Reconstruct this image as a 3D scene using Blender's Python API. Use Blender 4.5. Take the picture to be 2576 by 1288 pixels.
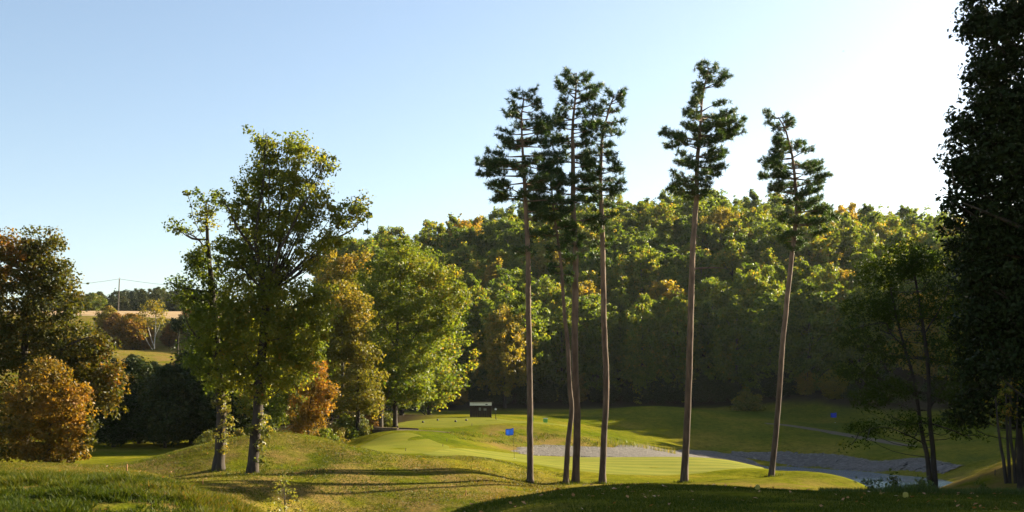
import bpy, bmesh, math, random
import numpy as np

for _o in list(bpy.data.objects):
    bpy.data.objects.remove(_o)
scene = bpy.context.scene
COL = scene.collection
R = math.radians

# ------------------------------------------------------------------ camera, sky, sun, exposure
F = 2762.0                      # focal length in units of a 2576 px wide picture
cam_data = bpy.data.cameras.new('camera')
cam_data.sensor_width = 36.0
cam_data.lens = 36.0 * F / 2576.0
cam_data.shift_y = 356.0 / 2576.0
cam_data.clip_end = 5000.0
cam = bpy.data.objects.new('camera', cam_data)
COL.objects.link(cam)
cam.location = (0, 0, 0)        # eye level is z = 0; the ground lies below it
cam.rotation_euler = (R(90), 0, 0)
scene.camera = cam

SUN_EL, SUN_BACK = 23.0, 33.0   # elevation; degrees behind the picture's right-hand direction
SUN_DIR = np.array([math.cos(R(SUN_BACK)) * math.cos(R(SUN_EL)), math.sin(R(SUN_BACK)) * math.cos(R(SUN_EL)), math.sin(R(SUN_EL))])
world = bpy.data.worlds.new('World')
scene.world = world
world.use_nodes = True
wn = world.node_tree.nodes
wl = world.node_tree.links
sky = wn.new('ShaderNodeTexSky')
sky.sky_type = 'NISHITA'
sky.sun_disc = False
sky.sun_elevation = R(SUN_EL)
sky.sun_rotation = R(90.0 - SUN_BACK)
sky.air_density = 1.0
sky.dust_density = 1.0
sky.ozone_density = 0.3
wn['Background'].inputs['Strength'].default_value = 0.051
wl.new(sky.outputs['Color'], wn['Background'].inputs['Color'])

sun_data = bpy.data.lights.new('sun', 'SUN')
sun_data.energy = 5.0
sun_data.angle = R(0.5)
sun_data.color = (1.0, 0.88, 0.63)
sun = bpy.data.objects.new('sun', sun_data)
COL.objects.link(sun)
from mathutils import Vector
sun.rotation_euler = Vector(SUN_DIR).to_track_quat('Z', 'Y').to_euler()
sun.location = (120, 80, 90)

scene.view_settings.view_transform = 'Standard'
scene.view_settings.look = 'None'
scene.view_settings.exposure = 2.12
scene.view_settings.gamma = 1.0
scene.cycles.max_bounces = 4
scene.cycles.diffuse_bounces = 1
scene.cycles.glossy_bounces = 2
scene.cycles.transmission_bounces = 2
scene.cycles.volume_bounces = 0
scene.cycles.use_denoising = True

# ------------------------------------------------------------------ helpers
def W(px, py, d):
    return np.array([(px - 1288.0) * d / F, d, (1000.0 - py) * d / F])

def nrm(a):
    return a / np.maximum(np.linalg.norm(a, axis=-1, keepdims=True), 1e-9)

def mk_mesh(name, V, Fc, mat=None, smooth=False, attrs=None):
    V = np.ascontiguousarray(V, dtype=np.float32)
    Fc = np.ascontiguousarray(Fc, dtype=np.int32)
    m, k = Fc.shape
    me = bpy.data.meshes.new(name)
    me.vertices.add(len(V))
    me.vertices.foreach_set('co', V.ravel())
    me.loops.add(m * k)
    me.loops.foreach_set('vertex_index', Fc.ravel())
    me.polygons.add(m)
    me.polygons.foreach_set('loop_start', np.arange(m, dtype=np.int32) * k)
    if smooth:
        me.polygons.foreach_set('use_smooth', np.ones(m, dtype=bool))
    for an, av in (attrs or {}).items():
        at = me.attributes.new(an, 'FLOAT', 'POINT')
        at.data.foreach_set('value', np.ascontiguousarray(av, dtype=np.float32))
    me.update(calc_edges=True)
    me.validate()
    if mat:
        me.materials.append(mat)
    return me

def link(name, me, parent=None, loc=None):
    o = bpy.data.objects.new(name, me)
    COL.objects.link(o)
    if parent is not None:
        o.parent = parent
    if loc is not None:
        o.location = loc
    return o

def tag(o, label=None, cat=None, group=None, kind=None):
    if label: o['label'] = label
    if cat: o['category'] = cat
    if group: o['group'] = group
    if kind: o['kind'] = kind
    return o

def thing(name, label, cat, loc=(0, 0, 0), group=None, rotz=0.0):
    o = bpy.data.objects.new(name, None)
    COL.objects.link(o)
    o.location = loc
    o.rotation_euler = (0, 0, rotz)
    o.empty_display_size = 0.3
    return tag(o, label, cat, group)

def catmull(pts, n):
    P = np.asarray(pts, float)
    if len(P) == 2:
        t = np.linspace(0, 1, n)[:, None]
        return P[0] * (1 - t) + P[1] * t
    Q = np.vstack([2 * P[0] - P[1], P, 2 * P[-1] - P[-2]])
    out = []
    segs = len(P) - 1
    for u in np.linspace(0, segs, n):
        i = min(int(u), segs - 1)
        t = u - i
        a, b, c, d = Q[i], Q[i + 1], Q[i + 2], Q[i + 3]
        out.append(0.5 * ((2 * b) + (c - a) * t + (2 * a - 5 * b + 4 * c - d) * t * t + (3 * b - a - 3 * c + d) * t ** 3))
    return np.array(out)

class Tubes:
    def __init__(self):
        self.V, self.F, self.n = [], [], 0
    def add(self, path, radii, seg=6, wob=0.0, rng=None):
        P = np.asarray(path, float)
        k = len(P)
        r = np.interp(np.linspace(0, 1, k), np.linspace(0, 1, len(radii)), radii)
        T = nrm(np.gradient(P, axis=0))
        ref = np.where(np.abs(T[:, 2:3]) > 0.9, np.array([[1.0, 0, 0]]), np.array([[0, 0, 1.0]]))
        if np.abs(T[:, 2]).max() > 0.9 and np.abs(T[:, 2]).min() <= 0.9:
            ref = np.tile(np.array([[0.3, 0.95, 0.1]]), (k, 1))
        A = nrm(np.cross(T, ref))
        B = np.cross(T, A)
        ang = np.linspace(0, 2 * math.pi, seg, endpoint=False)
        rr = r[:, None] * np.ones((1, seg))
        if wob and rng is not None:
            rr = rr * (1 + wob * rng.normal(size=(k, seg)))
        v = P[:, None, :] + rr[..., None] * (np.cos(ang)[None, :, None] * A[:, None, :] + np.sin(ang)[None, :, None] * B[:, None, :])
        i = np.arange(k - 1)[:, None] * seg
        j = np.arange(seg)[None, :]
        j2 = (j + 1) % seg
        f = np.stack([i + j, i + j2, i + seg + j2, i + seg + j], -1).reshape(-1, 4)
        self.V.append(v.reshape(-1, 3))
        self.F.append(f + self.n)
        self.n += k * seg
    def mesh(self, name, mat, smooth=True):
        return mk_mesh(name, np.vstack(self.V), np.vstack(self.F), mat, smooth)

def rand_dirs(n, rng):
    return nrm(rng.normal(size=(n, 3)))

def leaf_quads(C, N, size, rng, aspect=0.6, fold=0.18):
    n = len(C)
    t = rand_dirs(n, rng)
    u = nrm(np.cross(N, t))
    v = np.cross(N, u)
    s = (size * rng.uniform(0.65, 1.35, n) * 0.5)[:, None]
    V = np.stack([C + u * s, C + v * s * aspect + N * s * fold, C - u * s, C - v * s * aspect + N * s * fold], 1)
    return V.reshape(-1, 3), np.arange(n * 4).reshape(-1, 4)

def clump_leaves(centers, cr, nper, rng, tint0=None, flat=0.75):
    m = len(centers)
    r = cr * rng.uniform(0.45, 1.5, m)
    ct = rng.uniform(0, 1, m)
    idx = np.repeat(np.arange(m), nper)
    D = rand_dirs(len(idx), rng)
    rad = r[idx] * np.sqrt(rng.uniform(0.08, 1.0, len(idx)))
    C = centers[idx] + D * rad[:, None] * np.array([1, 1, flat])
    N = nrm(D * 0.6 + rand_dirs(len(idx), rng) * 0.8 + np.array([0, 0, 0.3]))
    tint = 0.5 * ct[idx] + 0.5 * rng.uniform(0, 1, len(idx))
    if tint0 is not None:
        tint = np.clip(tint * 0.75 + 0.12 + tint0[idx], 0, 1)
    return C, N, tint

def leaf_mesh(name, C, N, tint, size, rng, mat, aspect=0.6):
    V, Fc = leaf_quads(C, N, size, rng, aspect)
    return mk_mesh(name, V, Fc, mat, False, {'tint': np.repeat(tint, 4)})

# ------------------------------------------------------------------ materials
def new_mat(name):
    m = bpy.data.materials.new(name)
    m.use_nodes = True
    nt = m.node_tree
    return m, nt, nt.nodes, nt.links, nt.nodes['Principled BSDF'], nt.nodes['Material Output']

def ramp(nodes, stops):
    r = nodes.new('ShaderNodeValToRGB')
    el = r.color_ramp.elements
    while len(el) < len(stops):
        el.new(0.5)
    for e, (p, c) in zip(el, stops):
        e.position = p
        e.color = (c[0], c[1], c[2], 1)
    return r

LEAF_K = 0.85
def leaf_mat(name, stops, trans=0.48, gloss=0.25, vary=0.25, tcol=(1.7, 1.55, 0.6)):
    m, nt, n, l, bs, out = new_mat(name)
    a = n.new('ShaderNodeAttribute'); a.attribute_name = 'tint'
    oi = n.new('ShaderNodeObjectInfo')
    ad = n.new('ShaderNodeMath'); ad.operation = 'MULTIPLY_ADD'
    ad.inputs[1].default_value = vary; ad.inputs[2].default_value = -vary * 0.5
    l.new(oi.outputs['Random'], ad.inputs[0])
    sm = n.new('ShaderNodeMath'); sm.operation = 'ADD'; sm.use_clamp = True
    l.new(a.outputs['Fac'], sm.inputs[0]); l.new(ad.outputs[0], sm.inputs[1])
    r = ramp(n, [(p_, tuple(LEAF_K * v_ for v_ in c_)) for p_, c_ in stops])
    l.new(sm.outputs[0], r.inputs[0])
    l.new(r.outputs[0], bs.inputs['Base Color'])
    bs.inputs['Roughness'].default_value = 0.5
    bs.inputs['Specular IOR Level'].default_value = gloss
    tr = n.new('ShaderNodeBsdfTranslucent')
    mu = n.new('ShaderNodeMix'); mu.data_type = 'RGBA'; mu.blend_type = 'MULTIPLY'
    mu.inputs[0].default_value = 1.0
    l.new(r.outputs[0], mu.inputs[6]); mu.inputs[7].default_value = (*tcol, 1)
    l.new(mu.outputs[2], tr.inputs['Color'])
    mx = n.new('ShaderNodeMixShader'); mx.inputs[0].default_value = trans
    l.new(bs.outputs[0], mx.inputs[1]); l.new(tr.outputs[0], mx.inputs[2])
    l.new(mx.outputs[0], out.inputs['Surface'])
    return m

LEAF = {
    'oak': leaf_mat('oak_leaf', [(0, (.060, .098, .014)), (.45, (.115, .150, .019)), (.85, (.21, .20, .024)), (.97, (.32, .20, .038)), (1, (.38, .14, .03))], trans=0.58),
    'green': leaf_mat('green_leaf', [(0, (.055, .10, .012)), (.5, (.12, .16, .017)), (.85, (.22, .20, .025)), (1, (.36, .20, .03))]),
    'yellow': leaf_mat('yellow_leaf', [(0, (.085, .105, .014)), (.5, (.18, .165, .025)), (1, (.33, .20, .035))]),
    'orange': leaf_mat('orange_leaf', [(0, (.06, .065, .010)), (.3, (.15, .105, .015)), (.7, (.28, .15, .022)), (1, (.38, .15, .025))]),
    'dark': leaf_mat('dark_leaf', [(0, (.016, .030, .008)), (.6, (.030, .046, .010)), (1, (.06, .058, .012))], trans=0.14, gloss=0.1),  # base colour and translucency lowered to deepen shade on the dark trees
    'wood': leaf_mat('hill_leaf', [(0, (.050, .098, .015)), (.5, (.12, .165, .019)), (.85, (.19, .215, .025)), (1, (.33, .22, .033))], vary=0.45, trans=0.58),
    'edge': leaf_mat('edge_tree_leaf', [(0, (.011, .019, .006)), (.7, (.020, .030, .008)), (1, (.045, .045, .010))], trans=0.08, gloss=0.05),  # near-black base puts the backlit silhouette and shade into the leaf colour
    'woodg': leaf_mat('hill_leaf_yellow', [(0, (.13, .13, .018)), (.6, (.26, .21, .03)), (1, (.42, .23, .04))], vary=0.3, trans=0.58),
    'farwood': leaf_mat('distant_leaf', [(0, (.020, .036, .010)), (.6, (.04, .058, .013)), (1, (.10, .08, .018))], vary=0.4, trans=.3),
    'brown': leaf_mat('brown_leaf', [(0, (.09, .07, .02)), (.5, (.20, .11, .03)), (1, (.34, .13, .04))]),
    'leftoak': leaf_mat('olive_leaf', [(0, (.032, .046, .008)), (.5, (.070, .074, .011)), (.85, (.16, .10, .015)), (1, (.32, .13, .022))]),
    'pine': leaf_mat('pine_needle', [(0, (.020, .050, .016)), (.6, (.045, .082, .019)), (1, (.095, .11, .024))], trans=0.36, gloss=0.3, tcol=(1.5, 1.5, .7)),
    'ivy': leaf_mat('ivy_leaf', [(0, (.07, .10, .014)), (.6, (.16, .16, .032)), (1, (.28, .19, .04))], gloss=0.4),
    'locust': leaf_mat('locust_leaf', [(0, (.028, .052, .008)), (.7, (.05, .075, .011)), (1, (.10, .09, .015))], trans=0.3, gloss=0.04),
    'grass': leaf_mat('grass_blade', [(0, (.024, .046, .005)), (.5, (.072, .090, .008)), (.8, (.14, .125, .019)), (1, (.22, .13, .04))], trans=0.35, gloss=0.08),
    'weed': leaf_mat('weed_leaf', [(0, (.05, .08, .012)), (.6, (.13, .14, .03)), (1, (.28, .20, .07))], trans=0.35),
    'fallen': leaf_mat('fallen_leaf', [(0, (.30, .12, .03)), (.6, (.42, .20, .07)), (1, (.6, .5, .36))], trans=0.2),
}

def bark_mat(name, low, high, z0, z1, scale=6.0):
    m, nt, n, l, bs, out = new_mat(name)
    tc = n.new('ShaderNodeTexCoord')
    mp = n.new('ShaderNodeMapping'); mp.inputs['Scale'].default_value = (1, 1, 0.25)
    l.new(tc.outputs['Object'], mp.inputs[0])
    no = n.new('ShaderNodeTexNoise'); no.inputs['Scale'].default_value = scale; no.inputs['Detail'].default_value = 6
    l.new(mp.outputs[0], no.inputs['Vector'])
    sx = n.new('ShaderNodeSeparateXYZ'); l.new(tc.outputs['Object'], sx.inputs[0])
    mr = n.new('ShaderNodeMapRange'); mr.inputs[1].default_value = z0; mr.inputs[2].default_value = z1
    l.new(sx.outputs[2], mr.inputs[0])
    mc = n.new('ShaderNodeMix'); mc.data_type = 'RGBA'
    l.new(mr.outputs[0], mc.inputs[0]); mc.inputs[6].default_value = (*low, 1); mc.inputs[7].default_value = (*high, 1)
    rr = ramp(n, [(0.3, (.45, .45, .45)), (0.7, (1.35, 1.3, 1.25))])
    l.new(no.outputs['Fac'], rr.inputs[0])
    mu = n.new('ShaderNodeMix'); mu.data_type = 'RGBA'; mu.blend_type = 'MULTIPLY'; mu.inputs[0].default_value = 1
    l.new(mc.outputs[2], mu.inputs[6]); l.new(rr.outputs[0], mu.inputs[7])
    l.new(mu.outputs[2], bs.inputs['Base Color'])
    bs.inputs['Roughness'].default_value = 0.85
    bs.inputs['Specular IOR Level'].default_value = 0.2
    bp = n.new('ShaderNodeBump'); bp.inputs['Strength'].default_value = 0.9; bp.inputs['Distance'].default_value = 0.06
    l.new(no.outputs['Fac'], bp.inputs['Height']); l.new(bp.outputs[0], bs.inputs['Normal'])
    return m

BARK = bark_mat('oak_bark', (.045, .035, .028), (.05, .04, .03), 0, 10)
PBARK = bark_mat('pine_bark', (.085, .06, .045), (.19, .125, .085), 3.0, 12.0, 5.0)
BIRCH = bark_mat('birch_bark', (.35, .32, .28), (.5, .47, .42), 0, 8)
PALEBARK = bark_mat('grey_bark', (.10, .085, .07), (.12, .10, .08), 0, 10)

def plain(name, col, rough=0.7, noise=0.15, scale=8.0, spec=0.3):
    m, nt, n, l, bs, out = new_mat(name)
    tc = n.new('ShaderNodeTexCoord')
    no = n.new('ShaderNodeTexNoise'); no.inputs['Scale'].default_value = scale; no.inputs['Detail'].default_value = 5
    l.new(tc.outputs['Object'], no.inputs['Vector'])
    lo = tuple(c * (1 - noise) for c in col); hi = tuple(min(1, c * (1 + noise)) for c in col)
    r = ramp(n, [(0.3, lo), (0.7, hi)])
    l.new(no.outputs['Fac'], r.inputs[0]); l.new(r.outputs[0], bs.inputs['Base Color'])
    bs.inputs['Roughness'].default_value = rough
    bs.inputs['Specular IOR Level'].default_value = spec
    return m

def ground_mat():
    m, nt, n, l, bs, out = new_mat('grass_ground')
    tc = n.new('ShaderNodeTexCoord')
    def noise(scale, detail=5, rough=0.55, vec=None):
        x = n.new('ShaderNodeTexNoise'); x.inputs['Scale'].default_value = scale
        x.inputs['Detail'].default_value = detail; x.inputs['Roughness'].default_value = rough
        l.new(vec or tc.outputs['Object'], x.inputs['Vector'])
        return x
    n1 = noise(0.12, 5); n2 = noise(1.6, 6, 0.65); n3 = noise(9.0, 4, 0.7); n4 = noise(0.45, 4, 0.6)
    r1 = ramp(n, [(0.32, (.062, .078, .006)), (0.52, (.108, .108, .009)), (0.7, (.172, .134, .018))])
    l.new(n1.outputs['Fac'], r1.inputs[0])
    r2 = ramp(n, [(0.3, (.40, .44, .36)), (0.5, (1.0, 1.0, 1.0)), (0.72, (1.5, 1.35, 1.3))])
    l.new(n2.outputs['Fac'], r2.inputs[0])
    mu = n.new('ShaderNodeMix'); mu.data_type = 'RGBA'; mu.blend_type = 'MULTIPLY'; mu.inputs[0].default_value = 0.75
    l.new(r1.outputs[0], mu.inputs[6]); l.new(r2.outputs[0], mu.inputs[7])
    # worn straw-brown patches of the rough slopes
    ar = n.new('ShaderNodeAttribute'); ar.attribute_name = 'rough'
    r4 = ramp(n, [(0.38, (0, 0, 0)), (0.58, (1, 1, 1))]); l.new(n4.outputs['Fac'], r4.inputs[0])
    mm = n.new('ShaderNodeMath'); mm.operation = 'MULTIPLY'
    l.new(ar.outputs['Fac'], mm.inputs[0]); l.new(r4.outputs[0], mm.inputs[1])
    mb = n.new('ShaderNodeMix'); mb.data_type = 'RGBA'
    l.new(mm.outputs[0], mb.inputs[0]); l.new(mu.outputs[2], mb.inputs[6]); mb.inputs[7].default_value = (.155, .105, .034, 1)
    r3 = ramp(n, [(0.3, (.55, .55, .5)), (0.7, (1.35, 1.35, 1.3))]); l.new(n3.outputs['Fac'], r3.inputs[0])
    mf = n.new('ShaderNodeMix'); mf.data_type = 'RGBA'; mf.blend_type = 'MULTIPLY'; mf.inputs[0].default_value = 0.7
    l.new(mb.outputs[2], mf.inputs[6]); l.new(r3.outputs[0], mf.inputs[7])
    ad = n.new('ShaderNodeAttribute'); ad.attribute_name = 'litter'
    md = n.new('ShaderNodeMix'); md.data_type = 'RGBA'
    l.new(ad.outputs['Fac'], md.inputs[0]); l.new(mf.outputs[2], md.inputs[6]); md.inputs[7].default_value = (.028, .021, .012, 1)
    l.new(md.outputs[2], bs.inputs['Base Color'])
    bs.inputs['Roughness'].default_value = 0.95
    bs.inputs['Specular IOR Level'].default_value = 0.0
    b1 = n.new('ShaderNodeBump'); b1.inputs['Strength'].default_value = 0.8; b1.inputs['Distance'].default_value = 0.15
    l.new(n2.outputs['Fac'], b1.inputs['Height'])
    b2 = n.new('ShaderNodeBump'); b2.inputs['Strength'].default_value = 0.6; b2.inputs['Distance'].default_value = 0.04
    l.new(n3.outputs['Fac'], b2.inputs['Height']); l.new(b1.outputs[0], b2.inputs['Normal'])
    l.new(b2.outputs[0], bs.inputs['Normal'])
    return m

def sheet_mat(name, stops, scale, bump=0.3, dist=0.03, stripes=None, rough=0.9, vor=False):
    m, nt, n, l, bs, out = new_mat(name)
    tc = n.new('ShaderNodeTexCoord')
    no = n.new('ShaderNodeTexNoise'); no.inputs['Scale'].default_value = scale; no.inputs['Detail'].default_value = 6; no.inputs['Roughness'].default_value = 0.65
    l.new(tc.outputs['Object'], no.inputs['Vector'])
    r = ramp(n, stops); l.new(no.outputs['Fac'], r.inputs[0])
    col = r.outputs[0]
    if stripes:
        mp = n.new('ShaderNodeMapping'); mp.inputs['Rotation'].default_value = (0, 0, stripes[1])
        l.new(tc.outputs['Object'], mp.inputs[0])
        wv = n.new('ShaderNodeTexWave'); wv.inputs['Scale'].default_value = stripes[0]; wv.inputs['Distortion'].default_value = 1.0
        wv.bands_direction = 'Y'
        l.new(mp.outputs[0], wv.inputs['Vector'])
        rs = ramp(n, [(0.35, (.86, .88, .84)), (0.65, (1.1, 1.08, 1.1))]); l.new(wv.outputs['Fac'], rs.inputs[0])
        mu = n.new('ShaderNodeMix'); mu.data_type = 'RGBA'; mu.blend_type = 'MULTIPLY'; mu.inputs[0].default_value = 1
        l.new(col, mu.inputs[6]); l.new(rs.outputs[0], mu.inputs[7]); col = mu.outputs[2]
    l.new(col, bs.inputs['Base Color'])
    bs.inputs['Roughness'].default_value = rough; bs.inputs['Specular IOR Level'].default_value = 0.02
    hsrc = no.outputs['Fac']
    if vor:
        vo = n.new('ShaderNodeTexVoronoi'); vo.inputs['Scale'].default_value = vor
        l.new(tc.outputs['Object'], vo.inputs['Vector']); hsrc = vo.outputs['Distance']
    bp = n.new('ShaderNodeBump'); bp.inputs['Strength'].default_value = bump; bp.inputs['Distance'].default_value = dist
    l.new(hsrc, bp.inputs['Height']); l.new(bp.outputs[0], bs.inputs['Normal'])
    return m

GREEN = sheet_mat('mown_green', [(.3, (.118, .128, .015)), (.7, (.165, .158, .022))], 0.5, 0.15, 0.01, stripes=(0.16, 0.12))
FAIRWAY = sheet_mat('mown_fairway', [(.3, (.088, .100, .008)), (.7, (.138, .128, .013))], 0.6, 0.3, 0.03)
GRAVEL = sheet_mat('gravel', [(.3, (.075, .067, .060)), (.55, (.130, .116, .105)), (.75, (.20, .18, .165))], 2.2, 0.9, 0.08, vor=5.0)
PATH = sheet_mat('path_gravel', [(.3, (.09, .068, .05)), (.7, (.14, .11, .085))], 3.0, 0.4, 0.02)
FIELD = sheet_mat('stubble_field', [(.3, (.27, .18, .10)), (.7, (.38, .27, .16))], 0.25, 0.5, 0.15, stripes=(0.2, 0.3))
TIMBER = plain('old_timber', (.06, .045, .032), 0.9, 0.4, 12)
POLEWOOD = plain('pole_wood', (.10, .085, .07), 0.9, 0.3, 6)
WHITE = plain('white_paint', (.78, .78, .78), 0.5, 0.05)
BLACK = plain('black_print', (.03, .03, .035), 0.5, 0.1)
BROWNWALL = plain('brown_boards', (.026, .015, .012), 0.8, 0.3, 5)
PAPER = plain('notice_paper', (.16, .18, .165), 0.6, 0.2, 9)
BINGREEN = plain('bin_green', (.16, .42, .10), 0.45, 0.15, 4)
BINPALE = plain('bin_pale', (.45, .52, .52), 0.5, 0.1)
STAKE = plain('stake_wood', (.32, .15, .06), 0.8, 0.3, 20)
STAKED = plain('stake_dark', (.07, .05, .035), 0.8, 0.3, 20)
YELLOW = plain('yellow_marker', (.34, .28, .05), 0.5, 0.1)
BALL = plain('ball_black', (.03, .03, .03), 0.4, 0.1)
WIRE = plain('wire', (.05, .05, .055), 0.6, 0.1)
FLAG = leaf_mat('flag_cloth', [(0, (.10, .30, .92)), (1, (.10, .30, .92))], trans=0.45, gloss=0.1, vary=0, tcol=(1, 1, 1))
FLAGDARK = leaf_mat('flag_cloth_deep', [(0, (.01, .05, .62)), (1, (.01, .05, .62))], trans=0.35, gloss=0.1, vary=0, tcol=(1, 1, 1))
BIRD = plain('bird_feathers', (.05, .05, .055), 0.7, 0.2)

def water_mat():
    m, nt, n, l, bs, out = new_mat('pond_water')
    bs.inputs['Base Color'].default_value = (.03, .06, .09, 1)
    bs.inputs['Roughness'].default_value = 0.16
    bs.inputs['Specular IOR Level'].default_value = 0.6
    tc = n.new('ShaderNodeTexCoord')
    mp = n.new('ShaderNodeMapping'); mp.inputs['Scale'].default_value = (1.0, 0.6, 1)
    l.new(tc.outputs['Object'], mp.inputs[0])
    no = n.new('ShaderNodeTexNoise'); no.inputs['Scale'].default_value = 2.2; no.inputs['Detail'].default_value = 3
    l.new(mp.outputs[0], no.inputs['Vector'])
    bp = n.new('ShaderNodeBump'); bp.inputs['Strength'].default_value = 1.0; bp.inputs['Distance'].default_value = 0.30
    l.new(no.outputs['Fac'], bp.inputs['Height']); l.new(bp.outputs[0], bs.inputs['Normal'])
    return m
WATER = water_mat()

# ------------------------------------------------------------------ terrain
POND_Z = -7.6
CP = []
def c(px, py, d): CP.append(tuple(W(px, py, d)))
def z(x, y, zz): CP.append((x, y, zz))
# the terrace the photographer stands on
for a in ((0, 0, -1.65), (-12, 0, -1.6), (12, 0, -1.7), (0, -20, -1.5), (-30, -20, -1), (30, -20, -1.5), (-20, 10, -1.6), (24, 10, -1.8), (0, 9, -1.7)): z(*a)
for a in ((1300, 1290, 16.5), (1700, 1288, 16), (2100, 1286, 16), (2500, 1284, 16.5), (1180, 1274, 19), (1250, 1260, 20.5), (1400, 1233, 23), (1550, 1225, 24.5), (1720, 1223, 25),
          (1900, 1230, 25), (2100, 1240, 24.8), (2300, 1244, 24.5), (2520, 1246, 25), (2800, 1240, 27), (1450, 1254, 20), (1600, 1251, 20), (1800, 1251, 20), (2000, 1255, 20), (2200, 1258, 20), (2400, 1260, 20), (2600, 1262, 20)): c(*a)
for px, zz in ((1330, -2.9), (1550, -2.7), (1750, -2.7), (1950, -2.75), (2150, -2.8), (2350, -2.8)): z((px - 1288) * 30 / F, 30, zz)
for px, zz in ((1200, -4.5), (1450, -4.1), (1700, -4.1), (1950, -4.1), (2150, -4.1)): z((px - 1288) * 38 / F, 38, zz)
# the swale between the two near mounds
for px, d, zz in ((850, 13, -2.2), (850, 18, -2.9), (880, 24, -3.8), (900, 31, -4.6), (880, 39, -5.2), (1080, 24, -3.0), (1050, 34, -4.7), (700, 25, -3.1), (690, 32, -4.0), (1150, 41, -5.0)):
    z((px - 1288) * d / F, d, zz)
# left mound
for a in ((0, 1288, 22), (200, 1288, 22), (420, 1288, 22.5), (0, 1172, 33), (-200, 1168, 33), (200, 1177, 33), (340, 1190, 32), (430, 1203, 30.5), (530, 1240, 28), (650, 1290, 25), (0, 1198, 27.5), (-200, 1192, 27.5), (250, 1204, 27.5), (420, 1215, 27.5)): c(*a)
for px, d, zz in ((-100, 40, -2.9), (100, 40, -3.1), (300, 40, -3.4), (480, 38, -3.6), (600, 33, -3.6)): z((px - 1288) * d / F, d, zz)
# flat behind it, oak mound, green slope
for a in ((0, 1160, 66), (130, 1168, 66), (250, 1150, 73), (250, 1180, 57), (380, 1149, 73), (-150, 1165, 60), (300, 1146, 80), (100, 1140, 85)): c(*a)
for a in ((330, 1166, 60), (450, 1134, 58), (560, 1109, 57), (640, 1096, 57.5), (710, 1092, 58), (800, 1100, 58.5), (900, 1126, 59), (980, 1152, 61),
          (420, 1200, 51), (550, 1190, 51), (640, 1192, 51), (760, 1180, 53), (640, 1142, 54), (800, 1138, 55.8)): c(*a)
for a in ((480, 1216, 45.5), (640, 1198, 48.5), (800, 1177, 52), (960, 1159, 55), (1100, 1151, 58.5), (1230, 1156, 61),
          (620, 1245, 44.5), (750, 1238, 47.3), (900, 1222, 50), (1050, 1205, 53), (1200, 1190, 55.5), (800, 1283, 46), (950, 1279, 47.3), (1100, 1250, 49), (1250, 1235, 51.5), (1330, 1225, 54)): c(*a)
for px, d, zz in ((700, 72, -3.4), (500, 74, -3.8), (840, 80, -3.9), (880, 88, -3.9), (700, 90, -3.9), (400, 95, -4.0), (600, 110, -3.4), (300, 110, -3.8)): z((px - 1288) * d / F, d, zz)
for a in ((860, 1108, 93), (930, 1094, 90), (985, 1095, 86), (1000, 1128, 73), (1000, 1143, 66), (1100, 1122, 76), (1130, 1138, 69), (965, 1083, 95), (1060, 1084, 94), (1130, 1090, 92)): c(*a)
for a in ((1000, 1065, 108), (1080, 1056, 114), (1150, 1050, 120), (1230, 1050, 122), (1300, 1062, 116), (1380, 1067, 114), (1430, 1071, 112), (1490, 1084, 108), (1150, 1078, 99), (1290, 1082, 100),
          (1400, 1085, 102), (1200, 1108, 91), (1285, 1118, 93), (1350, 1114, 97), (1450, 1116, 99), (1540, 1119, 101), (1180, 1127, 80)): c(*a)
for a in ((1310, 1140, 88), (1450, 1145, 90), (1640, 1147, 96), (1400, 1127, 95.5), (1640, 1131, 105), (1560, 1130, 100)): c(*a)
# the green and the pines
for a in ((1100, 1142, 70), (1200, 1144, 74), (1300, 1155, 74), (1300, 1144, 81), (1500, 1151, 82), (1500, 1184, 67), (1700, 1154, 83), (1700, 1190, 68), (1850, 1162, 80), (1920, 1178, 74),
          (1400, 1195, 63), (1334, 1216, 58), (1436, 1214, 59), (1515, 1216, 60), (1720, 1213, 61.5), (1620, 1212, 61), (1940, 1200, 64), (1830, 1205, 62.5), (2000, 1184, 66), (2080, 1190, 64),
          (2150, 1210, 61), (1950, 1222, 56), (2080, 1228, 54), (1700, 1240, 53), (1500, 1245, 51)): c(*a)
for px, d, zz in ((1750, 92, -5.6), (1900, 88, -6.4), (2030, 80, -6.6), (2150, 74, -6.6), (2230, 68, -6.4), (2250, 56, -5.6), (2330, 48, -4.8), (2080, 95, -8.4), (2250, 90, -8.5), (2350, 80, -8.3), (2200, 105, -8.4), (1950, 103, -7.6), (1850, 108, -7.0), (2420, 70, -7.6), (2380, 60, -7.0)):
    z((px - 1288) * d / F, d, zz)
# far shore
for a in ((1740, 1127, 128), (1870, 1137, 127), (2000, 1147, 124), (2200, 1164, 115.5), (2400, 1182, 105), (1800, 1152, 121), (2000, 1173, 121), (2200, 1190, 111), (2400, 1217, 97), (2500, 1218, 88)): c(*a)
for a in ((1600, 1112, 122), (1680, 1116, 126), (1500, 1043, 152), (1560, 1075, 138), (1600, 1026, 154), (1660, 1022, 156), (1750, 1029, 156), (1750, 1068, 143), (1750, 1108, 131), (1900, 1052, 152), (1850, 1066, 143), (1900, 1120, 130), (1930, 1068, 144),
          (2000, 1044, 160), (2000, 1120, 127), (2100, 1040, 160), (2130, 1095, 138), (2100, 1138, 121), (2300, 1052, 150), (2300, 1120, 125), (2300, 1155, 111), (2450, 1130, 112), (2450, 1070, 135), (2050, 1075, 145), (2200, 1070, 147)): c(*a)
# bright knoll beyond the pond's near end
for a in ((2430, 1200, 45), (2480, 1178, 49), (2576, 1162, 52), (2700, 1160, 54), (2576, 1192, 42), (2700, 1200, 40), (2560, 1150, 62), (2620, 1168, 75)): c(*a)
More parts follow.
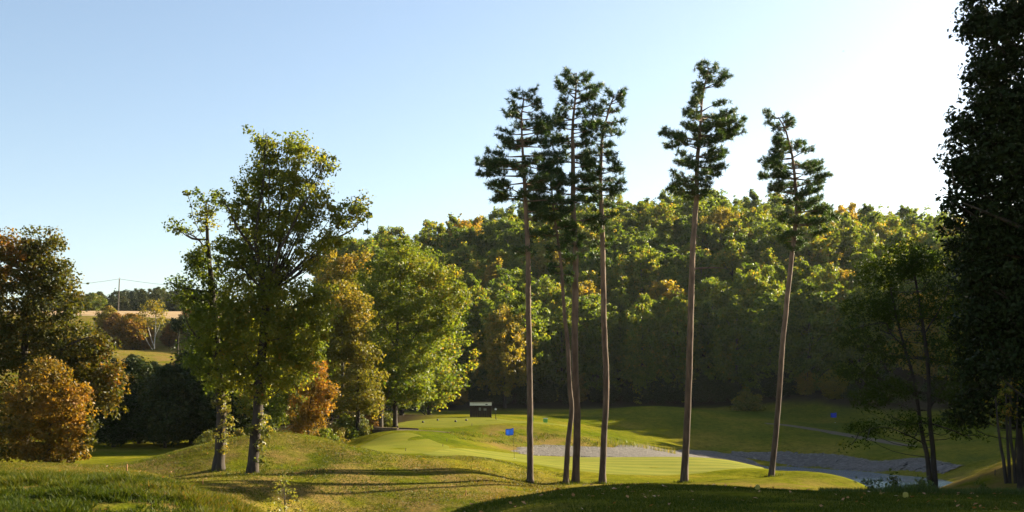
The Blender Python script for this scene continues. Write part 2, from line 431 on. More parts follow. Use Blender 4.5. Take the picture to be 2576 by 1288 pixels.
# wooded hill
for a in ((-10, 172, -1.8), (10, 176, -1.5), (30, 178, -1.2), (50, 172, 2.0), (70, 158, 4.5), (90, 130, 2), (70, 120, -2), (100, 105, 0), (-10, 200, 6), (20, 205, 9), (50, 205, 11), (80, 190, 11), (110, 160, 13), (130, 130, 10),
          (-20, 230, 15.5), (10, 245, 26), (45, 260, 31), (75, 260, 28), (100, 240, 22), (130, 200, 20), (45, 300, 33), (100, 300, 26), (150, 260, 22), (-25, 172, -1.0), (-30, 140, -2.4), (-15, 130, -2.2), (-60, 130, -1), (0, 145, -2.3)): z(*a)
# field hillside on the left
for a in ((300, 787, 262), (150, 786, 262), (500, 793, 262), (300, 826, 225), (480, 850, 215), (300, 880, 195), (480, 905, 170), (150, 860, 200), (350, 945, 150), (550, 930, 160)): c(*a)
for a in ((-70, 205, 9), (-45, 220, 13), (-40, 260, 20), (-100, 330, 24), (-160, 400, 24), (-100, 420, 25), (0, 380, 28), (-200, 150, 6), (-200, 260, 20), (-160, 60, -2), (-120, 100, -2), (160, 40, -1), (160, 90, 4), (200, 160, 18), (250, 300, 28),
          (-300, 500, 26), (300, 500, 30), (0, 520, 29), (-300, 100, 4), (300, 50, 4), (-300, -60, 0), (300, -60, 0), (0, -80, -1)): z(*a)
CP = np.array(CP)

class TPS:
    def __init__(self, P, lam=0.02):
        self.c = P[:, :2] / 50.0
        n = len(P)
        K = self.k(self.c, self.c) + lam * 0.01 * np.eye(n)
        Q = np.hstack([np.ones((n, 1)), self.c])
        A = np.zeros((n + 3, n + 3)); A[:n, :n] = K; A[:n, n:] = Q; A[n:, :n] = Q.T
        b = np.zeros(n + 3); b[:n] = P[:, 2]
        s = np.linalg.solve(A, b); self.w, self.a = s[:n], s[n:]
    def k(self, a, b):
        r2 = ((a[:, None, :] - b[None, :, :]) ** 2).sum(-1)
        return 0.5 * r2 * np.log(r2 + 1e-12)
    def __call__(self, x, y):
        x = np.atleast_1d(np.asarray(x, float)); y = np.atleast_1d(np.asarray(y, float))
        sh = x.shape
        q = np.stack([x.ravel(), y.ravel()], 1) / 50.0
        out = np.empty(len(q))
        for i in range(0, len(q), 8000):
            s = q[i:i + 8000]
            out[i:i + 8000] = self.k(s, self.c) @ self.w + self.a[0] + s @ self.a[1:]
        return out.reshape(sh)
GZ = TPS(CP)
def gz(x, y): return float(GZ([x], [y])[0])
def hit(px, py, dmin=12.0, dmax=330.0):
    d = np.concatenate([np.arange(dmin, 140, 0.1), np.arange(140, dmax, 0.5)]); d = d[(d >= dmin) & (d <= dmax)]
    g = GZ((px - 1288.0) * d / F, d)
    zr = (1000.0 - py) * d / F
    k = np.where(zr <= g)[0]
    dd = d[k[0]] if len(k) else dmax
    x = (px - 1288.0) * dd / F
    return np.array([x, dd, gz(x, dd)])

xs = np.concatenate([np.arange(-400, -120, 14), np.arange(-120, -50, 2.5), np.arange(-50, 72, 0.45), np.arange(72, 130, 2.5), np.arange(130, 401, 14)])
ys = np.concatenate([np.arange(-80, 10, 4), np.arange(10, 66, 0.4), np.arange(66, 165, 0.75), np.arange(165, 300, 3), np.arange(300, 561, 20)])
XX, YY = np.meshgrid(xs, ys)
ZZ = GZ(XX, YY)
rngT = np.random.default_rng(5)
micro = np.zeros_like(ZZ)
for _ in range(26):
    k = rngT.uniform(0.5, 2.6); a = rngT.uniform(0, 6.283)
    micro += np.sin(k * (XX * math.cos(a) + YY * math.sin(a)) + rngT.uniform(0, 6.28)) / 26 ** .5
ZZm = ZZ + micro * 0.018
nx, ny = len(xs), len(ys)
gi = np.arange(nx * ny).reshape(ny, nx)
GF = np.stack([gi[:-1, :-1], gi[:-1, 1:], gi[1:, 1:], gi[1:, :-1]], -1).reshape(-1, 4)
def sstep(a, b, v): t = np.clip((v - a) / (b - a), 0, 1); return t * t * (3 - 2 * t)
PXg = 1288 + XX / np.maximum(YY, 1) * F
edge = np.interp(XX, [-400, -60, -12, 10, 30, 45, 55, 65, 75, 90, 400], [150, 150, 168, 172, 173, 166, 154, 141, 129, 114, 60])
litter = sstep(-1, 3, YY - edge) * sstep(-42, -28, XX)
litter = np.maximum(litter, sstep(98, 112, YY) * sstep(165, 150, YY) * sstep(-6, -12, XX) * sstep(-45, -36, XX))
rough = np.clip(sstep(64, 54, YY) * sstep(12, 16, YY) * 0.95 + sstep(84, 90, YY) * sstep(104, 99, YY) * sstep(-4, -1, XX) * 0.9 + sstep(110, 135, YY) * sstep(-28, -38, XX) * 1.0, 0, 1)
rough = np.where((PXg > 1040) & (YY < 32), 0.3, rough)
gme = mk_mesh('ground', np.stack([XX, YY, ZZm], -1).reshape(-1, 3), GF, ground_mat(), True, {'rough': rough.ravel(), 'litter': litter.ravel()})
tag(link('ground', gme), 'undulating grass ground of the golf course and hills', kind='structure')

def spline_closed(pts, n):
    P = np.asarray(pts, float); k = len(P); out = []
    for u in np.linspace(0, k, n, endpoint=False):
        i = int(u) % k; t = u - int(u)
        a, b, cc, d = P[(i - 1) % k], P[i], P[(i + 1) % k], P[(i + 2) % k]
        out.append(0.5 * ((2 * b) + (cc - a) * t + (2 * a - 5 * b + 4 * cc - d) * t * t + (3 * b - a - 3 * cc + d) * t ** 3))
    return np.array(out)

def sheet(name, outline_px, mat, label, lift=0.03, n=160, rings=46, wob=0.0, seed=1, kind='structure'):
    """a closed sheet laid on the ground; outline given in plan"""
    O = spline_closed(outline_px, n)
    cen = O.mean(0)
    rng = np.random.default_rng(seed)
    if wob:
        ph = rng.uniform(0, 6.28, 6)
        a = np.linspace(0, 2 * math.pi, n, endpoint=False)
        O = O + (O - cen) / np.linalg.norm(O - cen, axis=1, keepdims=True) * (wob * sum(np.sin((7 + 6 * i) * a + ph[i]) for i in range(6)))[:, None] / 2.4
    t = (np.arange(1, rings + 1) / rings)
    P = cen[None, None] + (O - cen)[None] * t[:, None, None]
    X, Y = P[..., 0], P[..., 1]
    L = np.full(X.shape, lift); L[-1] = -0.05
    Z = GZ(X, Y) + L
    V = np.vstack([[cen[0], cen[1], gz(*cen) + lift], np.stack([X, Y, Z], -1).reshape(-1, 3)])
    F4 = []
    i = np.arange(rings - 1)[:, None] * n + 1; j = np.arange(n)[None]; j2 = (j + 1) % n
    F4.append(np.stack([i + j, i + j2, i + n + j2, i + n + j], -1).reshape(-1, 4))
    me = mk_mesh(name, V, np.vstack(F4), mat, True)
    bm = bmesh.new(); bm.from_mesh(me); bm.verts.ensure_lookup_table()
    for q in range(n):
        bm.faces.new((bm.verts[0], bm.verts[1 + q], bm.verts[1 + (q + 1) % n])).smooth = True
    bmesh.ops.recalc_face_normals(bm, faces=bm.faces)
    bm.to_mesh(me); bm.free()
    return tag(link(name, me), label, kind=kind)

def strip(name, pts, widths, mat, label, lift=0.04, n=80, seed=1, wob=0.05):
    P = catmull(pts, n)[:, :2]
    T = nrm(np.gradient(P, axis=0)); Nn = np.stack([-T[:, 1], T[:, 0]], 1)
    w = np.interp(np.linspace(0, 1, n), np.linspace(0, 1, len(widths)), widths)
    rng = np.random.default_rng(seed)
    s = np.linspace(-1, 1, 9)
    Q = P[:, None] + Nn[:, None] * (w[:, None] * 0.5 * s[None])[..., None] + rng.normal(size=(n, 9, 2)) * wob
    L = np.full((n, 9), lift); L[:, 0] = L[:, -1] = -0.06
    Z = GZ(Q[..., 0], Q[..., 1]) + L
    V = np.concatenate([Q, Z[..., None]], -1).reshape(-1, 3)
    i = np.arange(n - 1)[:, None] * 9; j = np.arange(8)[None]
    Fc = np.stack([i + j, i + j + 1, i + 9 + j + 1, i + 9 + j], -1).reshape(-1, 4)
    return tag(link(name, mk_mesh(name, V, Fc, mat, True)), label, kind='structure')

def PL(px, d): return ((px - 1288) * d / F, d)
sheet('putting_green', [PL(1060, 66), PL(1150, 64), PL(1280, 66.5), PL(1420, 66), PL(1560, 65.5), PL(1720, 67), PL(1860, 70), PL(1930, 74), PL(1870, 80), PL(1720, 83.5), PL(1500, 83.5), PL(1320, 82.5), PL(1180, 78), PL(1080, 72)], GREEN, 'smooth pale mown putting green behind the tall pines')
sheet('fairway', [PL(890, 78), PL(960, 68), PL(1060, 67.5), PL(1120, 72.5), PL(1130, 78), PL(1080, 84), PL(1020, 88), PL(950, 87)], FAIRWAY, 'mown apron of grass rising left of the green', n=120, rings=30, lift=0.02)
sheet('tee_terrace', [PL(1000, 101), PL(1100, 99), PL(1220, 102), PL(1330, 105), PL(1440, 107), PL(1440, 114), PL(1330, 118), PL(1200, 122), PL(1080, 116), PL(1000, 109)], FAIRWAY, 'mown raised tee terrace above the gravel shore', n=120, rings=30, lift=0.02)
sheet('gravel_shore', [PL(1305, 86.5), PL(1420, 87), PL(1560, 88), PL(1680, 89), PL(1790, 93), PL(1900, 97), PL(1990, 106), PL(1960, 118), PL(1860, 125.5), PL(1740, 126), PL(1660, 112), PL(1560, 101.5), PL(1460, 97.5), PL(1360, 96), PL(1310, 92)], GRAVEL, 'dry pale gravel bed at the head of the pond', n=220, rings=40, wob=0.5, lift=0.07)
strip('shore_bank', [(*PL(1840, 126), 0), (*PL(1960, 124.4), 0), (*PL(2080, 119.4), 0), (*PL(2200, 114), 0), (*PL(2310, 109.0), 0), (*PL(2400, 105.0), 0)], [2.5, 3.6, 3.6, 4.0, 3.6, 3.0], GRAVEL, 'shaded gravel bank along the far side of the pond', n=140, wob=0.12, lift=0.10)
sheet('stubble_field', [(-135, 252), (-60, 248), (-48, 262), (-50, 285), (-110, 292), (-150, 280)], FIELD, 'tan stubble field on the hill below the distant wood', lift=0.25, n=90, rings=16)
strip('cart_path', [hit(1925, 1066), hit(1985, 1071), hit(2050, 1081), hit(2120, 1093), hit(2200, 1107), hit(2290, 1122)], [1.2, 2.0, 2.3, 2.4, 2.4, 2.4], PATH, 'brown gravel cart path crossing the far grass bank')

pm = mk_mesh('pond', [(8, 40, POND_Z), (75, 40, POND_Z), (75, 131, POND_Z), (8, 131, POND_Z)], [[0, 1, 2, 3]], WATER)
tag(link('pond', pm), 'blue rippled pond between the green and the far bank', kind='structure')

# ------------------------------------------------------------------ tree builders
def broadleaf_meshes(seed, H, th, Rc, cr, nper, leaf, mat, ncl=None, bark=BARK, p=0.8, q=0.6, trunk_r=None, aspect=0.65, inner=0.35, rag=0.0):
    """a broadleaved tree standing on the origin: returns (trunk mesh, crown mesh)"""
    rng = np.random.default_rng(seed)
    tr = trunk_r or H * 0.014
    tb = Tubes()
    lean = rng.normal(0, 0.03, 2) * H
    tp = catmull([(0, 0, -0.4), (lean[0] * .2, lean[1] * .2, H * .3), (lean[0] * .6, lean[1] * .6, H * .6), (lean[0], lean[1], H * .92)], 14)
    tb.add(tp, [tr * 1.35, tr, tr * .7, tr * .12], 8, 0.03, rng)
    ncl = ncl or int(5.5 * Rc * (H - th) / (cr * cr))
    u = rng.uniform(0, 1, ncl * 2)
    w = np.sin(math.pi * np.clip(u, .02, .995) ** p) ** q
    az = rng.uniform(0, 2 * math.pi, ncl * 2)
    ph = rng.uniform(0, 6.28, 4)
    lob = 1 + .20 * np.sin(3 * az + ph[0] + 4 * u) + .14 * np.sin(5 * az + ph[1] - 6 * u) + .10 * np.sin(9 * u + ph[2])
    rad = Rc * w * lob * np.sqrt(rng.uniform(inner ** 2, 1, ncl * 2))
    keep = rng.uniform(0, 1, ncl * 2) < (0.25 + 0.75 * w)
    Cc = np.stack([np.cos(az) * rad, np.sin(az) * rad, th + u * (H - th)], 1)[keep][:ncl]
    if rag:
        for _k in range(7):
            kv = rng.normal(0, 1.1, 3); Cc = Cc + nrm(rng.normal(size=(1, 3))) * (rag * .42 * np.sin(Cc @ kv + rng.uniform(0, 6.28)))[:, None]
        sp_ = rng.uniform(0, 1, len(Cc)) < .10
        Cc[sp_, :2] *= rng.uniform(1.05, 1.28, (sp_.sum(), 1)); Cc[sp_, 2] += rng.uniform(0, 1.1, sp_.sum())
    Cc[:, :2] += np.array([np.interp(Cc[:, 2] / H, [0, 1], [0, lean[k]]) for k in (0, 1)]).T
    for b in range(min(16, len(Cc))):
        tgt = Cc[b * 3 % len(Cc)]
        h0 = max(th * .6, tgt[2] - np.linalg.norm(tgt[:2]) * rng.uniform(.6, 1.1))
        h0 = min(h0, tgt[2] - .2)
        k = np.interp(h0, tp[:, 2], np.arange(len(tp)))
        s = tp[int(k)]
        mid = (s + tgt) / 2 + np.array([0, 0, -0.08 * H * rng.uniform(0, .5)])
        tb.add(catmull([s, mid, tgt], 7), [tr * .42, tr * .25, tr * .06], 5)
    C, N, t = clump_leaves(Cc, cr, nper, rng)
    return tb.mesh('trunk', bark), leaf_mesh('crown', C, N, t, leaf, rng, mat, aspect)

def put_tree(name, label, cat, me_t, me_c, loc, rotz=0, sc=(1, 1, 1), mat=None, group=None, bark=None):
    e = thing(name, label, cat, loc, group, rotz)
    e.scale = sc
    t = link('trunk', me_t, e)
    cr_ = link('crown', me_c, e)
    if mat:
        cr_.material_slots[0].link = 'OBJECT'; cr_.material_slots[0].material = mat
    if bark:
        t.material_slots[0].link = 'OBJECT'; t.material_slots[0].material = bark
    return e

def traced_tree(name, label, cat, seed, d, base_px, limbs, lobes, mat, leaf, cr, nper, bark=BARK, dens=1.0, twig=0.9, twn=1.6, aspect=0.65, group=None, depth_k=1.0, base_z=None, sprays=True):
    """a tree whose limbs and crown lobes are given at its own distance d: limbs = [(points (x, y[, depth offset]), r0, r1, leaf start)], lobes = [(x, y, rx, ry, tint shift)]"""
    rng = np.random.default_rng(seed)
    bx, by = (base_px - 1288) * d / F, d
    bz = gz(bx, by) if base_z is None else base_z
    base = np.array([bx, by, bz])
    e = thing(name, label, cat, base, group)
    tb = Tubes(); cl = []; ct = []
    for li in limbs:
        pts, r0, r1, ls = li[:4]
        P = np.array([W(q[0], q[1], d) + np.array([0, q[2] if len(q) > 2 else 0, 0]) for q in pts]) - base
        n = max(8, int(np.linalg.norm(np.diff(P, axis=0), axis=1).sum() / 0.35))
        P = catmull(P, n)
        P[2:] += np.cumsum(rng.normal(0, 0.012, (n - 2, 3)), 0)
        rl_ = np.interp(np.linspace(0, 1, n), [0, .5, 1], [r0, r0 * .6 + r1 * .4, r1])
        if not tb.V: rl_ = rl_ * (1 + .28 * np.exp(-np.maximum(P[:, 2], 0) / .3))
        tb.add(P, rl_, 9 if (r0 > .12 or not tb.V) else 6, 0.04, rng)
        if ls is not None and ls < 1:
            L = np.linalg.norm(np.diff(P, axis=0), axis=1).sum() * (1 - ls)
            for _ in range(int(L * twn * 2)):
                t = rng.uniform(ls, 1) if rng.uniform() > .12 else 1.0
                s = P[int(t * (n - 1))]
                dv = nrm(rng.normal(size=3) + np.array([0, 0, .35])) * rng.uniform(.35, 1.0) * twig
                tip = s + dv
                if sprays:
                    tb.add(catmull([s, s + dv * .5 + rng.normal(0, .06, 3), tip], 4), [.022, .008], 3)
                cl.append(tip); ct.append(0.0)
    for lo in lobes:
        px, py, rx, ry = lo[:4]; ts = lo[4] if len(lo) > 4 else 0.0; off = lo[5] if len(lo) > 5 else 0.0
        cen = W(px, py, d) - base + np.array([0, off, 0])
        ax = np.array([rx * d / F, (rx + ry) * .5 * d / F * depth_k, ry * d / F])
        m = max(3, int(dens * 7.0 * (ax.prod() ** (2 / 3)) / (cr * cr)))
        D = rand_dirs(m, rng)
        rad = rng.uniform(0.10, 1, m) ** 0.42
        pts = cen + D * rad[:, None] * ax
        cl.extend(pts); ct.extend([ts] * m)
        if sprays:
            spr = min(.05, .16 * limbs[0][1])
            trunkP = tb.V[0].reshape(-1, 9, 3).mean(1)
            for b in range(3):
                tgt = pts[b]
                s = trunkP[np.argmin(np.linalg.norm(trunkP - (tgt - np.array([0, 0, 0.7 * np.linalg.norm(tgt[:2] - trunkP[0, :2]) * .5])), axis=1))]
                tb.add(catmull([s, (s + tgt) / 2 - np.array([0, 0, .25]), tgt], 7), [spr, spr * .6, spr * .25], 5)
    cl = np.array(cl); ct = np.array(ct)
    keep = cl[:, 2] > 0.05
    cl, ct = cl[keep], ct[keep]
    C, N, t = clump_leaves(cl, cr, nper, rng, ct)
    link('trunk', tb.mesh('trunk', bark), e)
    link('crown', leaf_mesh('crown', C, N, t, leaf, rng, mat, aspect), e)
    return e

def ivy_on(e, seed, d, base_px, pts, n=900, leaf=.13):
    """leaves climbing one side of a trunk; pts = (x, y, radius) at the trunk's distance"""
    rng = np.random.default_rng(seed)
    base = np.array(e.location)
    cl = []
    for px, py, r in pts:
        c0 = W(px, py, d) - base
        D = rand_dirs(5, rng)
        cl.extend(c0 + D * r * np.array([1, 1, 1.2]) * .7)
    cl = np.array(cl)
    C, N, t = clump_leaves(cl, .22, max(4, n // len(cl)), rng)
    return link('ivy', leaf_mesh('ivy', C, N, t, leaf, rng, LEAF['ivy'], .75), e)

# ------------------------------------------------------------------ the two oaks
cx2 = lambda x, y, o=0: (375.6 + .4896 * x, 268.3 + .4896 * y, o)
D_OAK = 51.0
oakB = traced_tree('oak_tree', 'tall oak with a wide open crown, right of the two trees on the grass mound', 'tree', 11, D_OAK, 636, [
    ([(634, 1205), (640, 1120), (648, 1050), (654, 960), (662, 870), (668, 790), (674, 735)], .27, .16, None),
    ([(674, 738), (662, 690, -.4), (655, 620, -.8), (658, 560, -.8), (668, 460, -.6), (668, 385, -.4), (666, 342, -.3)], .11, .02, .18),
    ([(674, 738), (690, 640, .6), (700, 560, .9), (718, 490, 1.1), (735, 410, 1.2), (748, 350, 1.2)], .12, .022, .2),
    ([(676, 730), (712, 648, -1), (745, 590, -1.4), (768, 545, -1.6), (800, 495, -1.8), (828, 430, -1.8)], .075, .016, .25),
    ([(680, 735), (738, 690, .6), (785, 632, 1.2), (828, 585, 1.6), (868, 560, 1.8), (895, 530, 2), (914, 512, 2)], .075, .016, .3),
    ([(716, 500, 1), (760, 462, .4), (800, 420, 0), (826, 392, -.2)], .05, .015, .2),
    ([(655, 640, -.8), (620, 590, -1.4), (598, 540, -1.6), (582, 515, -1.6)], .07, .015, .2),
    ([(662, 700, -.4), (628, 660, 1.2), (600, 600, 1.8), (625, 500, 2)], .09, .015, .25),
    ([(668, 800), (730, 770, 1), (790, 735, 1.5), (815, 720, 1.6)], .07, .015, .3),
    ([(668, 345, -.3), (667, 328, -.3)], .012, .004, None),
    ([(612, 480, -1), (605, 462, -1), (602, 452, -1)], .014, .005, None),
  ], [
    (660, 388, 28, 44, -.05), (742, 378, 36, 44, .0), (815, 406, 28, 24, .0), (640, 470, 46, 50, -.05), (735, 470, 54, 46, -.05), (680, 430, 40, 40, -.05), (770, 560, 40, 44, -.05), (620, 555, 44, 60, -.05), (700, 560, 60, 55, 0), (800, 520, 40, 34, .05), (872, 545, 44, 30, .05), (900, 512, 24, 28, .05),
    (590, 640, 50, 60, -.1), (660, 660, 70, 60, 0), (780, 640, 44, 44, .05), (830, 600, 28, 28, 0), (620, 740, 80, 60, 0), (720, 760, 80, 60, .05), (560, 820, 80, 70, -.05), (650, 850, 110, 75, .08), (755, 850, 75, 80, .05), (600, 930, 70, 46, .05), (720, 935, 80, 50, .05), (800, 775, 46, 50, .0), (650, 980, 34, 24, .1)],
  LEAF['oak'], .145, .42, 44, dens=1.2, twig=.95, twn=1.3)
ivy_on(oakB, 5, D_OAK - .25, 636, [(660, 1010, .25), (664, 1040, .3), (668, 1070, .35), (664, 1100, .3), (658, 1125, .25), (636, 1065, .3), (628, 1085, .2), (655, 1155, .15), (672, 1085, .35), (650, 985, .3)], 900)
oakA = traced_tree('oak_tree', 'smaller leaning oak with thin bare top, left of the two trees on the grass mound', 'tree', 12, D_OAK + .6, 548, [
    ([(549, 1202), (553, 1120), (556, 1040), (552, 960), (542, 860), (532, 750), (527, 690), (520, 600), (516, 540), (514, 505)], .27, .02, .38),
    ([(524, 640), (492, 600, .5), (455, 580, .8), (422, 572, .8)], .05, .012, .3),
    ([(530, 735), (478, 728, -.5), (435, 712, -.6)], .06, .012, .3),
    ([(522, 620), (498, 560, -.5), (488, 520, -.5), (484, 508, -.5)], .02, .006, .8),
    ([(518, 560), (538, 520, .4), (548, 500, .4)], .025, .008, .2),
    ([(545, 880), (500, 840, -1), (480, 780, -1.3)], .08, .015, .3),
  ], [
    (516, 545, 22, 34, .2), (445, 574, 22, 12, .1), (500, 640, 34, 40, 0), (520, 700, 42, 46, -.1), (455, 715, 32, 20, -.15), (480, 660, 20, 20, -.1), (520, 790, 44, 60, -.05), (505, 890, 50, 60, -.1), (540, 960, 46, 36, 0), (475, 760, 25, 40, -.1)],
  LEAF['oak'], .145, .42, 44, dens=.9, twig=.8, twn=1.2)
ivy_on(oakA, 6, D_OAK + .35, 548, [(562, 990, .3), (568, 1015, .3), (572, 1045, .3), (570, 1075, .35), (566, 1100, .3), (562, 1130, .2), (540, 1085, .25), (548, 1010, .25), (575, 1060, .3)], 800)

# ------------------------------------------------------------------ pines
c8 = lambda x, y: (1140.4 + .4166 * x, 134.2 + .4166 * y)
def pine_tree(label, seed, d, trunk_px, ext, r0, nb=62, tuft=9, dead=()):
    rng = np.random.default_rng(seed)
    bx = (trunk_px[0][0] - 1288) * d / F
    base = np.array([bx, d, gz(bx, d)])
    e = thing('pine_tree', label, 'pine tree', base, 'tall pines beside the green')
    P = np.array([W(x, y, d) - base for x, y in trunk_px]); P[0, 2] = -0.5
    P = catmull(P, 60)
    P[1:, :2] += np.cumsum(rng.normal(0, .006, (59, 2)), 0)
    tb = bt = Tubes()
    r0 *= .92
    rl_ = np.interp(np.linspace(0, 1, 60), np.linspace(0, 1, 7), [r0 * 1.1, r0 * 1.0, r0 * .9, r0 * .78, r0 * .58, r0 * .34, .03]) * (1 + .3 * np.exp(-np.maximum(P[:, 2], 0) / .25))
    tb.add(P, rl_, 12, 0.03, rng)
    ys_ = np.array([c8(0, a[0])[1] for a in ext]); Lx = np.array([c8(a[1], 0)[0] for a in ext]); Rx = np.array([c8(a[2], 0)[0] for a in ext])
    wgt = np.array([a[3] if len(a) > 3 else 1.0 for a in ext])
    pz = (1000 - ys_) * d / F - base[2]
    order = np.argsort(pz); pz, Lx, Rx, wgt = pz[order], Lx[order], Rx[order], wgt[order]
    Lm, Rm = (Lx - 1288) * d / F - bx, (Rx - 1288) * d / F - bx
    tips = []; td = []
    zz = np.linspace(pz[0], pz[-1] + .1, nb) + rng.normal(0, .12, nb)
    az0 = rng.uniform(0, 6.28)
    for i, h in enumerate(zz):
        h = min(max(h, pz[0]), pz[-1])
        if rng.uniform() > np.interp(h, pz, wgt): continue
        k = np.interp(h, P[:, 2], np.arange(60)); ko = P[int(k)]
        az = az0 + i * 2.4 + rng.normal(0, .4)
        if rng.uniform() < .35: az = rng.choice([0, math.pi]) + rng.normal(0, .45)
        cc, ss = math.cos(az), math.sin(az)
        rr = max(.25, np.interp(h, pz, Rm) - ko[0]); ll = max(.25, ko[0] - np.interp(h, pz, Lm))
        L = (max(cc, 0) * rr + max(-cc, 0) * ll) + (1 - abs(cc)) * .5 * (rr + ll)
        L *= rng.uniform(.74, 1.08)
        up = rng.uniform(-.05, .28) + (.5 if h > pz[-1] - 1.2 else 0)
        s = ko + np.array([0, 0, -L * .12])
        dirv = np.array([cc, ss, 0])
        p1 = s + dirv * L * .5 + np.array([0, 0, L * up * .35 - .05]) + rng.normal(0, .05, 3) * L
        p2 = s + dirv * L + np.array([0, 0, L * up * .8])
        bp = catmull([s, p1, p2], 10)
        bt.add(bp, [.028 + .016 * L, .02, .008], 5)
        side = np.array([-ss, cc, 0])
        ntw = max(4, int(L * 7.5))
        for _ in range(ntw):
            t = rng.uniform(.28, 1.0) ** .8
            q = bp[min(9, int(t * 9.99))]
            tl = (.22 + .32 * L * (1.15 - t)) * rng.uniform(.5, 1.1)
            tv = nrm(side * rng.choice([-1, 1]) * rng.uniform(.3, 1) + dirv * rng.uniform(.2, .9) + np.array([0, 0, rng.uniform(-.05, .45)]))
            te = q + tv * tl
            bt.add(np.array([q, (q + te) / 2 + np.array([0, 0, -.03]), te]), [.014, .006], 3)
            m = max(2, int(tl * tuft))
            for a_ in np.linspace(.35, 1.0, m):
                tips.append(q + (te - q) * a_ + rng.normal(0, .07, 3)); td.append(tv)
        tips.append(p2); td.append(dirv)
    for (x0, y0, x1, y1) in dead:
        a0, a1 = W(x0, y0, d) - base, W(x1, y1, d) - base
        bt.add(catmull([a0, (a0 + a1) / 2 + np.array([0, .1, .06]), a1], 8), [.05, .035, .012], 5)
    link('trunk', bt.mesh('trunk', PBARK), e)
    T = np.array(tips); Dv = np.array(td)
    nn = 20
    idx = np.repeat(np.arange(len(T)), nn)
    dd = nrm(rand_dirs(len(idx), rng) + Dv[idx] * .45 + np.array([0, 0, .35]))
    ln = rng.uniform(.14, .30, len(idx))[:, None]
    sd = nrm(np.cross(dd, rand_dirs(len(idx), rng)))
    C0 = T[idx] + rng.normal(0, .03, (len(idx), 3))
    wv = .018
    V = np.stack([C0 + sd * wv, C0 - sd * wv, C0 + dd * ln], 1).reshape(-1, 3)
    tn = rng.uniform(0, 1, len(T))[idx] * .6 + rng.uniform(0, .4, len(idx))
    link('crown', mk_mesh('crown', V, np.arange(len(V)).reshape(-1, 3), LEAF['pine'], False, {'tint': np.repeat(tn, 3)}), e)
    return e

def tp(pts): return [c8(*p) for p in pts]
pine_tree('pine with a stepped, layered crown, first trunk beside the blue flag', 21, 58.0, [(1334, 1225), (1334, 1100), (1332, 900), (1329, 740)] + tp([(455, 1280), (440, 950), (430, 750), (420, 600), (415, 400), (432, 245)]),
    [(240, 365, 505), (285, 370, 500), (330, 335, 565), (400, 300, 600), (470, 300, 610), (520, 245, 640), (580, 230, 650), (640, 150, 660), (720, 140, 670), (770, 220, 650, .7), (830, 190, 660), (900, 260, 560, .6), (960, 110, 560, .7), (1020, 90, 540, .5), (1080, 330, 520, .5), (1190, 370, 520, .5), (1230, 390, 500, .4)], .17, 84)
pine_tree('slim low-crowned pine leaning close against its thicker neighbour', 22, 58.6, [(1423, 1222), (1429, 1110), (1437, 1040), (1433, 980), (1427, 880), (1418, 780)] + tp([(645, 1260), (605, 960), (590, 800), (570, 700)]),
    [(700, 520, 640), (770, 480, 660), (850, 450, 700), (950, 480, 720), (1050, 500, 720), (1150, 540, 700), (1230, 560, 740, .7), (1330, 610, 720, .4)], .145, 60)
pine_tree('tallest pine of the close group, thick straight trunk beside the slim one', 23, 59.2, [(1447, 1222), (1451, 1060), (1446, 900), (1447, 740)] + tp([(735, 1200), (722, 850), (725, 600), (720, 450), (740, 250), (745, 120)]),
    [(120, 690, 800), (180, 620, 850), (230, 630, 870), (280, 600, 890), (380, 580, 880), (450, 590, 850), (500, 570, 840), (620, 580, 850), (700, 600, 850), (750, 600, 860), (850, 640, 850, .8), (950, 650, 880, .7), (1030, 680, 800, .6), (1180, 640, 760, .5)], .20, 92)
pine_tree('pine with a slightly bowed trunk, last of the close group of four', 24, 60.0, [(1514, 1224), (1519, 1100), (1525, 950), (1519, 800)] + tp([(905, 1280), (900, 1000), (890, 800), (895, 600), (905, 480), (950, 330), (975, 255)]),
    [(250, 920, 1030), (300, 900, 1030), (350, 880, 1035), (430, 850, 1030), (490, 850, 960), (540, 800, 1020), (600, 810, 960, .6), (650, 790, 1050), (720, 770, 1060), (800, 790, 1050), (860, 850, 980), (1150, 840, 930, .3), (1230, 860, 940, .5)], .18, 82)
pine_tree('tall single pine with a broad lopsided crown standing alone in the gap', 25, 61.2, [(1720, 1222), (1727, 1080), (1733, 900), (1738, 760)] + tp([(1440, 1280), (1450, 1050), (1465, 850), (1470, 650), (1485, 500), (1495, 350), (1510, 230), (1545, 85)]),
    [(85, 1495, 1600), (140, 1480, 1630), (200, 1470, 1640), (260, 1455, 1660), (310, 1440, 1700), (350, 1370, 1745), (400, 1390, 1740), (440, 1400, 1720), (480, 1260, 1750), (520, 1260, 1755), (570, 1400, 1680, .7), (610, 1330, 1660), (660, 1330, 1620), (720, 1310, 1610, .8), (800, 1275, 1530), (860, 1380, 1520, .8), (890, 1410, 1500, .6)], .20, 90,
    dead=((1746, 676, 1830, 675), (1746, 590, 1760, 600)))
pine_tree('leaning pine with a crooked top, nearest to the pond', 26, 64.0, [(1938, 1210), (1952, 1080), (1966, 900), (1976, 790)] + tp([(2035, 1280), (2055, 1100), (2070, 900), (2060, 800), (2045, 650), (2010, 500), (1985, 430), (1955, 385)]),
    [(385, 1890, 2010), (420, 1900, 2040), (490, 1900, 2100), (530, 1920, 2130), (570, 1930, 2150), (650, 1870, 2210), (700, 1850, 2230), (740, 1840, 2240), (800, 1910, 2225), (860, 1930, 2200), (900, 1960, 2260), (980, 1950, 2290), (1050, 1970, 2280, .8), (1130, 1980, 2130, .6), (1180, 1990, 2080, .4)], .165, 84)

